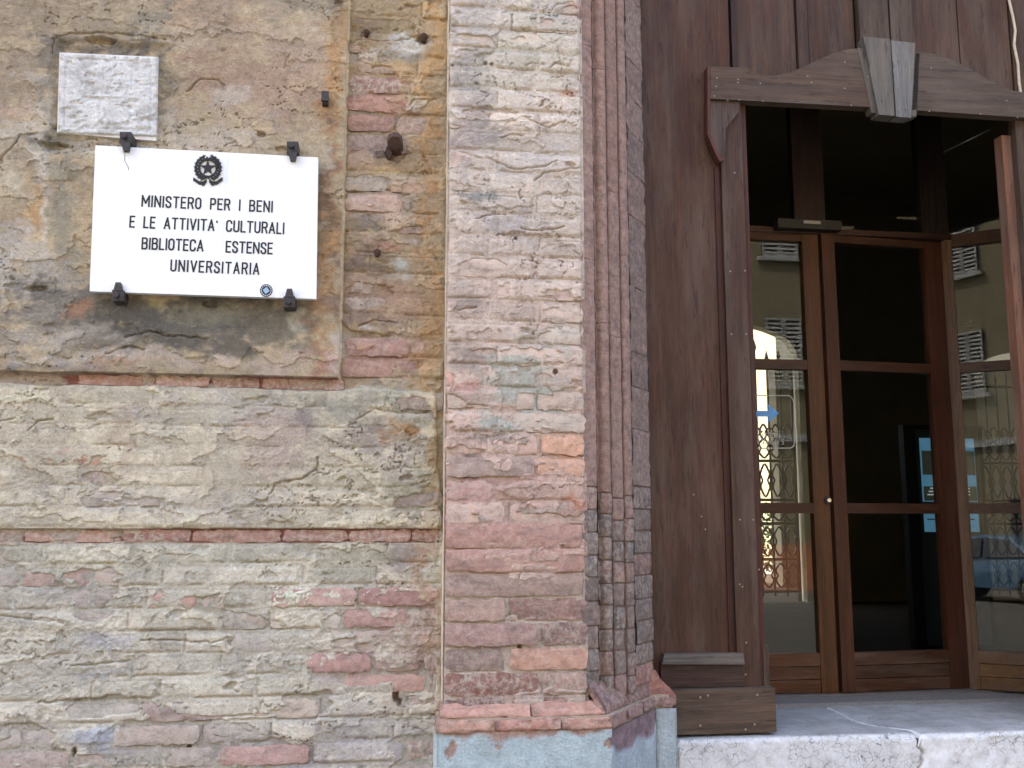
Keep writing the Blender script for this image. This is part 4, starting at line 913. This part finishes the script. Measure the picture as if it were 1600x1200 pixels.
# ------------------------------------------------------------------ the wooden portal
YD = .32
door = thing('wooden_portal', 'tall weathered brown wooden portal leaf with framed wicket opening', 'door', (1.9, YD, 0), kind='thing')
BR = (110, 90, 76); BR2 = (102, 82, 68); RB = (108, 82, 66)
def bx(px, py, y=None): return X(px, py, YD if y is None else y)
def bz(px, py, y=None): return Z(px, py, YD if y is None else y)
def board(x0, x1, z0, z1, y0=YD, th=.03, col=BR, wear=.4, mat=None, name='board', bev=.003, par=None):
    o = box(name, x0, x1, y0, y0 + th, z0, z1, mat or WOODV, par or door, bev); o.color = lin4(np.array(col) * np.array((.68, .585, .505)) * random.uniform(.95, 1.05), wear); return o
WX0, WX1, WZ = bx(1168, 400), bx(1578, 330), bz(1250, 171)     # wicket opening
TOP = 3.98; xl = .955; xm = bx(1386, 20); xr = 3.04
x1a = bx(1140, 500)
board(xl, bx(1144, 200), .10, TOP, col=RB, wear=.4, name='side_board')
# narrow moulding between side board and wicket surround
board(bx(1121, 400, YD - .012), bx(1128, 400, YD - .012), .18, bz(1125, 262), YD - .008, .03, (92, 54, 46), .05, name='moulding')
board(bx(1131, 400, YD - .012), WX0 - .012, .02, WZ + .02, YD - .016, .04, (106, 86, 74), .4, name='wicket_stile')
board(WX0 - .0115, WX0 + .010, .015, WZ + .01, YD - .006, .05, (100, 62, 50), .2, name='wicket_bead')
# upper boards
uz0 = WZ + .06
for a, b, yo, col in ((1146, 1243, .004, BR), (1246, 1262, -.004, (106, 90, 82)), (1264, 1336, .004, BR2), (1424, 1498, .004, BR), (1500, 1578, .005, BR2), (1581, 1650, .004, BR), (1652, 1720, .005, BR2), (1722, 1790, .004, BR), (1792, 1850, .005, BR2)):
    board(bx(a, 60), bx(b, 60), uz0, TOP, YD + yo, .026, col, .35)
board(bx(1142.5, 60), bx(1151, 60), bz(1146, 112), TOP, YD - .008, .02, (84, 64, 56), .1, name='moulding')
for a, b in ((1339, 1384.5), (1387.5, 1421)): board(bx(a, 30), bx(b, 30), bz(1380, 100), TOP, YD - .018, .04, (104, 94, 82), .5, name='meeting_stile')
tag(polyline('split', [(1576, 0), (1582, 25), (1586, 48), (1584, 70), (1590, 100), (1592, 130), (1597, 165)], 1.6, m_simple('pale_split_line', (196, 182, 160), .9), door, YD - .002, .004))  # pale line drawn along the split between the boards
# board wall behind and right stile
board(xl, xr, uz0 - .02, TOP, YD + .034, .02, (60, 48, 42), .1, name='back_board')
board(xl, WX0 - .002, .05, uz0, YD + .045, .02, (60, 48, 42), .1, name='back_board')
board(WX1 + .045, xr, .02, WZ + .03, YD - .01, .045, (104, 88, 76), .5, name='wicket_stile')
board(WX1 + .002, WX1 + .042, .02, WZ - .05, YD + .02, .05, (168, 132, 116), .7, name='wicket_bead')
board(bx(1594, 210), bx(1600, 210) + .03, bz(1596, 325), bz(1596, 300), YD - .03, .03, (120, 116, 112), .6, name='hinge_plate')
# lintel with its curved upper edge
def lint(side):
    up = [(1104, 112), (1130, 113), (1160, 114), (1168, 121), (1185, 126), (1205, 126), (1225, 122), (1248, 113), (1272, 101), (1298, 90), (1320, 85), (1338, 84), (1384, 84)]
    lo_ = [(1384, 176.5), (1163, 165), (1104, 162)]
    pts = [(bx(a, b), bz(a, b)) for a, b in up] + [(bx(a, b), bz(a, b)) for a, b in lo_]
    if side > 0: pts = [(2 * xm - x, z - .002) for x, z in pts][::-1]
    o = prism('lintel', pts, YD - .046, YD - .003, WOODH, door, .006); o.color = lin4((84, 66, 52) if side < 0 else (80, 67, 55), .5)
    up2 = [(x, z) for x, z in pts]
lint(-1); lint(1)
o = prism('ear_bracket', [(bx(a, b), bz(a, b)) for a, b in ((1104, 163), (1150, 165), (1150, 180), (1130, 205), (1128, 240), (1122, 252), (1117, 250), (1115, 240), (1104, 214))], YD - .0335, YD - .004, WOODV, door, .003); o.color = lin4((82, 66, 56), .4)
o = prism('ear_moulding', [(bx(a, b), bz(a, b)) for a, b in ((1099.5, 112), (1103.5, 112), (1103.5, 215), (1115, 243), (1121, 254), (1126, 252), (1126, 257), (1118, 259), (1110, 243), (1099.5, 217))], YD - .046, YD - .004, WOODV, door, .002); o.color = lin4((88, 52, 44), .1)
# keystone
KG = (98, 93, 85)
for nm, pts, y0, c in (('keystone_board', [(1349, 57), (1391, 61), (1398, 181), (1373, 179)], -.062, KG), ('keystone_board', [(1392.5, 63), (1430, 67), (1424, 184), (1400, 182)], -.058, (110, 108, 104)),
                   ('keystone_wing', [(1340, 74), (1348.5, 76), (1372.5, 177), (1362, 176)], -.048, (94, 88, 80)), ('keystone_wing', [(1430.5, 83), (1437, 84), (1432, 182), (1424.5, 182)], -.046, (90, 85, 78))):
    o = prism(nm, [(bx(a, b, YD + y0), bz(a, b, YD + y0)) for a, b in pts], YD + y0, YD - .004, WOODV, door, .003); o.color = lin4(c, .8)
# foot blocks
o = board(bx(1030, 1045), bx(1158, 1045), bz(1100, 1072), bz(1100, 1032), YD - .022, .03, (84, 68, 62), .5, WOODH, 'foot_block')
o = prism('foot_cap', [(bx(1030, 1030), bz(1030, 1036)), (bx(1158, 1030), bz(1158, 1036)), (bx(1156, 1030), bz(1156, 1019)), (bx(1034, 1030), bz(1034, 1020))], YD - .036, YD - .002, WOODH, door, .005); o.color = lin4((96, 90, 83), .9)
o = board(bx(1032, 1110), bx(1203, 1110), .010, bz(1110, 1073), YD - .055, .05, (122, 114, 106), 1.0, WOODH, 'kick_board', .004)
o = board(WX0 + .002, WX0 + .022, .012, .30, YD - .010, .05, (104, 92, 86), .8, WOODV, 'wicket_foot', .006)
NM = None
def nail(px, py, y, r=.0045):
    global NM
    if NM is None:
        bm = bmesh.new(); bmesh.ops.create_uvsphere(bm, u_segments=8, v_segments=5, radius=1); bmesh.ops.scale(bm, verts=bm.verts, vec=(1, .45, 1)); NM = bpy.data.meshes.new('nail'); bm.to_mesh(NM); bm.free(); NM.materials.append(NAIL)
    o = link('nail', NM, None, door, at(px, py, y)); o.scale = (r * .72,) * 3
for px, py in ((1120, 122), (1153, 124), (1153, 129), (1119, 135), (1188, 130), (1116, 150), (1137, 157), (1155, 156), (1192, 158), (1262, 119), (1268, 129), (1320, 97), (1320, 138), (1330, 165), (1452, 174), (1532, 178), (1590, 184), (1455, 106), (1573, 157)): nail(px, py, YD - .046, .0042)
for px, py in ((1358, 70), (1380, 69), (1404, 68), (1420, 72), (1356, 120), (1384, 118), (1404, 170), (1416, 168), (1380, 120)): nail(px, py, YD - .061, .0038)
for px, py in ((1148, 270), (1141, 424), (1164, 423), (1143, 522), (1166, 522), (1156, 812), (1177, 812), (1156, 913), (1160, 917), (1166, 1004), (1165, 1054), (1141, 1066), (1186, 890)): nail(px, py, YD - .0165, .0045)
for px, py in ((1106, 1087), (1094, 1090), (1183, 1086), (1179, 1132), (1165, 1140), (1094, 1134)): nail(px, py, YD - .056, .006)
for px, py in ((1084, 773), (1096, 807), (1102, 827)): nail(px, py, YD - .001, .004)

# ------------------------------------------------------------------ stone step and threshold
YS = .235
stp = thing('stone_step', 'pale worn stone doorstep split by a dark crack below the wicket', 'step', (2.0, YS, GZ), kind='thing')
XC = X(1438, 1165, YS); SX0 = P_E[0] + .006; SX1 = 3.34
crk_top = [(XC, YS), (XC - .012, YS + .05), (XC - .06, YS + .10), (XC - .10, YS + .16), (XC - .12, YS + .26), (XC - .10, YS + .5), (XC - .13, 1.45)]
def slab(x_fixed, side):
    """front face is a rough sheet that rolls over the worn nosing into the tread"""
    pth = []      # (y, z) section
    for t in np.linspace(0, math.pi / 2, 7): pth.append((YS + .022 * (1 - math.sin(t)), -.022 + .022 * math.sin(t) if False else -.022 * (1 - math.sin(t))))
    sec = [(YS, z) for z in np.arange(GZ, -.03, .012)] + [(YS + .022 * (1 - math.cos(t)), -.022 * (1 - math.sin(t))) for t in np.linspace(0, math.pi / 2, 7)] + [(y, 0.0) for y in np.linspace(YS + .03, 1.45, 70)]
    sec = np.array(sec); nu = 150; P = np.zeros((nu, len(sec), 3))
    for j, (y, z) in enumerate(sec):
        if z < -.002: cx = XC + .008 * math.sin(z * 60) + .006 * math.sin(z * 170)
        else: cx = np.interp(y, [p[1] for p in crk_top], [p[0] for p in crk_top])
        cx += side * .0022
        a, b = (x_fixed, cx) if side < 0 else (cx, x_fixed)
        xx = np.linspace(a, b, nu); P[:, j, 0] = xx; P[:, j, 1] = y; P[:, j, 2] = z
    nz_ = (fbm(P[..., 0] + P[..., 1], P[..., 2] + P[..., 1] * .7, .05, .05, 5, 4, .6) - .5)
    front = (sec[:, 1] < -.02)[None, :]
    P[..., 1] += np.where(front, nz_ * .012, 0); P[..., 2] += np.where(front, 0, nz_ * .0035)
    n2 = fbm(P[..., 0], P[..., 1], .3, .1, 3, 2); P[..., 2] -= np.where(front, 0, .004 * sst(.5, .7, n2))
    for e_, s_ in ((0, 1), (-1, -1)):
        P[e_, :, 1] += np.where(front[0], .03, 0); P[e_, :, 2] -= np.where(front[0], 0, .03)
    return sheet('slab', P, None, STONE, stp)
slab(SX0, -1); slab(SX1, 1)
box('bed', SX0 + .01, SX1, YS + .05, 1.44, GZ, -.045, DARKGAP, stp, 0)
th = thing('threshold_strip', 'rough grey concrete threshold strip in front of the glass doors', 'threshold', (2.2, .9, 0), kind='thing')
P = np.zeros((160, 16, 3)); us, vv = np.meshgrid(np.linspace(1.24, 3.28, 160), np.linspace(.78, .975, 16), indexing='ij')
P[..., 0] = us; P[..., 1] = vv; P[..., 2] = .012 + .004 * (fbm(us, vv, .02, .02, 4, 5, .7) - .5); P[:, 0, 2] = -.01
sheet('rough_surface', P, None, CONCRETE, th)
box('sill_bar', 1.24, 3.28, .955, 1.06, -.005, .019, m_simple('sill_stone', (116, 106, 98), .7, 0, .3, 60, .15), th, .004)
# ------------------------------------------------------------------ glazed screen behind the portal
DH = Z(1230, 367, PY)                      # head of the leaves
def leaf(name, label, cat, o, u, w, st_l, st_r, cols_, knob=None, planks=3):
    """a glazed leaf standing on o=(x, y), running along u for w metres"""
    o = np.array(o); u = np.array(u); nrm = np.array([u[1], -u[0]])       # towards the street
    t = thing(name, label, cat, (o[0], o[1], .02))
    def bar(nm, a, b, z0, z1, mat, col, th0=.0, th1=.042, wear=.1, bev=.003):
        bm = bmesh.new(); V = []
        for z in (z0, z1):
            for s, d in ((a, th1), (b, th1), (b, -th0), (a, -th0)):
                q = o + u * s + nrm * (d - .021); V.append(bm.verts.new((q[0], q[1], z)))
        for f in ((0, 1, 5, 4), (1, 2, 6, 5), (2, 3, 7, 6), (3, 0, 4, 7), (4, 5, 6, 7), (3, 2, 1, 0)): bm.faces.new([V[i] for i in f])
        ob = bm_obj(nm, bm, mat, t, bevel=bev); ob.color = lin4(np.array(col) * np.array((.63, .57, .46)) * random.uniform(.94, 1.06), wear); return ob
    zb = .022; z_r0, z_r1 = Z(1230, 1020, PY), Z(1230, 1018, PY)
    rails = [(Z(1240, 802, PY), Z(1240, 786, PY)), (Z(1240, 578, PY), Z(1240, 563, PY))]
    topr = (DH - .034, DH)
    bar('stile', 0, st_l, zb, DH, VARV, cols_[0]); bar('stile', w - st_r, w, zb, DH, VARV, cols_[1])
    a, b = st_l + .0005, w - st_r - .0005
    bar('top_rail', a, b, *topr, VARH, cols_[2], th1=.040)
    for z0, z1 in rails: bar('glazing_rail', a, b, z0, z1, VARH, cols_[2], th1=.040)
    zz = np.linspace(zb, z_r0, planks + 1)
    for k in range(planks): bar('bottom_plank', a, b, zz[k] + .0015, zz[k + 1] - .0015, VARH, np.array(cols_[3]) * 1.18, th1=.036 + .002 * k, wear=.45)
    edges = [z_r0] + [v for r in rails for v in r] + [topr[0]]
    for z0, z1 in ((edges[0], edges[1]), (edges[2], edges[3]), (edges[4], edges[5])):
        bm = bmesh.new(); V = []
        for z in (z0 - .004, z1 + .004):
            for s, d in ((a - .004, .003), (b + .004, .003), (b + .004, -.003), (a - .004, -.003)):
                q = o + u * s + nrm * d; V.append(bm.verts.new((q[0], q[1], z)))
        for f in ((0, 1, 5, 4), (1, 2, 6, 5), (2, 3, 7, 6), (3, 0, 4, 7), (4, 5, 6, 7), (3, 2, 1, 0)): bm.faces.new([V[i] for i in f])
        bm_obj('pane', bm, GLASS, t)
    if knob:
        q = o + u * knob + nrm * .021; z = Z(1286, 782, PY); bm = bmesh.new()
        add_tube(bm, [(q[0], q[1], z), (q[0], q[1] - .012, z)], .016, 14); kb = bm_obj('lock_plate', bm, IRON, t)
        bm = bmesh.new(); add_tube(bm, [(q[0], q[1] - .0115, z), (q[0], q[1] - .02, z)], .009, 10); bm_obj('lock_cylinder', bm, CHROME, kb)
    return t
CA = [(128, 84, 56), (118, 78, 48), (112, 76, 52), (110, 72, 46)]
CB = [(112, 70, 50), (110, 64, 44), (104, 68, 50), (96, 66, 48)]
CC = [(138, 110, 84), (124, 88, 58), (120, 88, 58), (132, 100, 60)]
xg0 = 1.235; xg1 = X(1285, 600, PY); xg2 = X(1288, 600, PY); xg3 = X(1488, 600, PY)
sl_r = xg1 - X(1260, 600, PY)
leaf('glazed_leaf', 'narrow varnished glazed door leaf half hidden behind the wooden portal', 'glazed door', (xg0, PY), (1, 0), xg1 - xg0, .09, sl_r, [(112, 70, 48), (122, 82, 46), (110, 74, 48), (116, 76, 48)], knob=xg1 - xg0 - .012)
leaf('glazed_leaf', 'wide middle glazed door leaf with dark panes and scuffed bottom planks', 'glazed door', (xg2, PY - .015), (math.cos(R(5)), math.sin(R(5))), xg3 - xg2, X(1309, 600, PY) - xg2, xg3 - X(1459, 600, PY), CB)
leaf('slanting_screen', 'slanting glazed side panel with pale brown frame beside the middle leaf', 'glazed panel', RP0 + RU * .004, RU, .80, .020, .06, CC)
post = tag(plan_prism('corner_post', [(xg3 + .003, PY - .018), (RP0[0] + .001, PY - .014), (RP0[0] + .012, PY + .04), (xg3 + .003, PY + .04)], .02, DH + .02, VARV, None, .003), 'slim pale brown corner post between the middle leaf and the slanting panel', 'post', kind='thing'); post.color = lin4((132, 106, 84), .2)
# overhead frame with dark fanlight panes
fr_ = thing('fanlight_frame', 'dark brown fanlight frame with dim panes above the glass doors', 'window frame', (2, PY, DH), kind='thing')
def fb(nm, x0, x1, z0, z1, y0, y1, mat, col, bev=.003):
    o = box(nm, x0, x1, y0, y1, z0, z1, mat, fr_, bev); o.color = lin4(col, .1); return o
FT = 2.99
fb('transom', xg0, xg3 + .03, DH + .004, DH + .030, PY - .022, PY + .03, VARH, (66, 42, 32))
fb('mullion', X(1236, 260, PY), X(1283, 260, PY), DH + .031, FT, PY - .018, PY + .03, VARV, (44, 28, 22))
fb('mullion', X(1432, 260, PY), X(1472, 260, PY), DH + .031, FT, PY - .018, PY + .03, VARV, (34, 24, 20))
for a, b in ((xg0, X(1236, 260, PY)), (X(1283, 260, PY), X(1432, 260, PY)), (X(1472, 260, PY), xg3 + .03)):
    box('pane', a - .003, b + .003, PY + .002, PY + .007, DH + .028, FT, GLASS, fr_, 0)
for zz0, zz1 in ((DH + .004, DH + .03),):
    a = RP0 + RU * .004; b = RP0 + RU * .80
    v = [(a[0], a[1], zz0), (b[0], b[1], zz0), (b[0], b[1], zz1), (a[0], a[1], zz1)]; v += [(x - RN[0] * .045, y - RN[1] * .045, z) for x, y, z in v]
    o = mesh('slanting_transom', v, [(0, 1, 2, 3), (7, 6, 5, 4), (0, 4, 5, 1), (1, 5, 6, 2), (2, 6, 7, 3), (3, 7, 4, 0)], VARH, fr_); o.color = lin4((74, 48, 36), .1)
    v = [(a[0], a[1], zz1 - .002), (b[0], b[1], zz1 - .002), (b[0], b[1], FT), (a[0], a[1], FT)]; v = [(x - RN[0] * .02, y - RN[1] * .02, z) for x, y, z in v]; v += [(x - RN[0] * .005, y - RN[1] * .005, z) for x, y, z in v]
    mesh('pane', v, [(0, 1, 2, 3), (7, 6, 5, 4), (0, 4, 5, 1), (1, 5, 6, 2), (2, 6, 7, 3), (3, 7, 4, 0)], GLASS, fr_)
cl = thing('door_closer', 'dark box door closer on the transom above the narrow leaf', 'door closer', at(1262, 354, PY - .03))
p0, p1 = at(1210, 359, PY - .03), at(1308, 351, PY - .03)
box('case', p0[0], p1[0], PY - .075, PY - .0225, p0[2] - .002, p1[2] + .004, m_simple('closer_case', (34, 30, 28), .5), cl, .005)
pt = at(1269, 347, PY - .075); box('name_strip', pt[0] - .040, pt[0] + .040, PY - .0765, PY - .072, pt[2] - .008, pt[2] + .006, m_simple('pale_strip', (150, 146, 140), .6, 0, 0, 400, .6), cl, .001)
sb = tag(tube('stay_rod', [at(1474, 238, PY - .12), at(1546, 203, PY - .30)], .0028, m_simple('bright_rod', (190, 190, 186), .3, .6), None, 8), 'thin pale stay rod high behind the wicket above the slanting panel', 'rod')

# access sticker on the narrow leaf
ss = thing('access_sticker', 'transparent access sticker with blue arrow and white letters on the narrow leaf', 'sticker', at(1218, 660, PY - .004))
YG = PY - .0036
ARB = m_simple('arrow_blue', (96, 160, 214), .5); STW = m_simple('sticker_white', (176, 172, 158), .6)
flat('arrow', [[(1176, 642), (1201, 642), (1200, 631), (1217, 646), (1200, 661), (1201, 651), (1176, 651)]], ARB, ss, .0006, YG)
rim_ = [(1176, 618), (1232, 618), (1236, 620), (1239, 624), (1240.5, 630), (1241, 693), (1240, 697), (1236, 700), (1176, 700.5)]
polyline('outline', rim_, .8, STW, ss, YG, .0005)
def glass_text(txt, x0, py, cap_px, gap_px):
    A = at(x0, py, YG); ux = np.array([1., 0, 0]); uz = np.array([0, 0, 1.]); chh = cap_px * .00268; x = 0
    for c in txt:
        if c == ' ': x += chh * .4; continue
        glyph(c, A + ux * x, ux, uz, chh, .0030, 0, .0007, 'letter', STW, ss); x += GL[c][0] * chh + gap_px * .00268
glass_text('Disabili', 1184.5, 683.5, 12, 2.6)
glass_text('V Veneto 5', 1183, 694, 8.5, 2.0)

# information totem in the hall
YT = 2.6
tot = thing('information_totem', 'dark framed totem with blue posters made to glow behind the glass', 'totem', (X(1480, 900, YT), YT, 0))
x0, x1 = X(1414, 720, YT), X(1537, 720, YT); zt_, = (Z(1470, 664, YT),)
FRM = m_simple('totem_black', (22, 22, 22), .5); PNL = m_simple('totem_panel', (62, 72, 74), .5)
box('frame', x0, x1, YT, YT + .06, 0, zt_, FRM, tot, .004)
px0, px1 = X(1432, 720, YT), X(1530, 720, YT)
box('panel', px0, px1, YT - .006, YT, .02, Z(1470, 672, YT), PNL, tot, .002)
def lit(name, col, k):  # emission added so the posters stand out in the dark hall
    m = m_simple(name, col, .3, 0, 0, 14, .12); bs = m.node_tree.nodes['Principled BSDF']; bs.inputs['Emission Color'].default_value = lin4(col); bs.inputs['Emission Strength'].default_value = k; return m
PB1 = lit('glow_poster_blue', (112, 172, 212), .042); PB2 = lit('glow_poster_dark', (60, 66, 58), .05); PB3 = lit('glow_poster_white', (206, 214, 220), .06)
def poster(py0, py1):
    z0, z1 = Z(1470, py1, YT), Z(1470, py0, YT); a, b = X(1439, 750, YT), X(1524, 750, YT)
    p_ = box('glow_poster', a, b, YT - .010, YT - .0062, z0, z1, PB1, tot, 0)
    return p_, a, b, z0, z1
p_, a, b, z0, z1 = poster(685, 784)
box('picture', a + .008, b - .004, YT - .012, YT - .0102, z0 + (z1 - z0) * .42, z0 + (z1 - z0) * .80, PB2, p_, 0); box('picture', a + .008, b - .004, YT - .012, YT - .0102, z0 + .005, z0 + (z1 - z0) * .24, PB2, p_, 0)
for k in range(3): box('print_line', a + .03 + .01 * k, b - .05, YT - .0135, YT - .0122, z0 + (z1 - z0) * (.10 + .05 * k), z0 + (z1 - z0) * (.12 + .05 * k), PB3, p_, 0)
p_, a, b, z0, z1 = poster(803, 831)
box('print_line', a + .02, b - .03, YT - .0115, YT - .0102, z0 + (z1 - z0) * .66, z0 + (z1 - z0) * .74, PB2, p_, 0)
for o_ in bpy.data.objects:
    if '_w' in o_: del o_['_w']
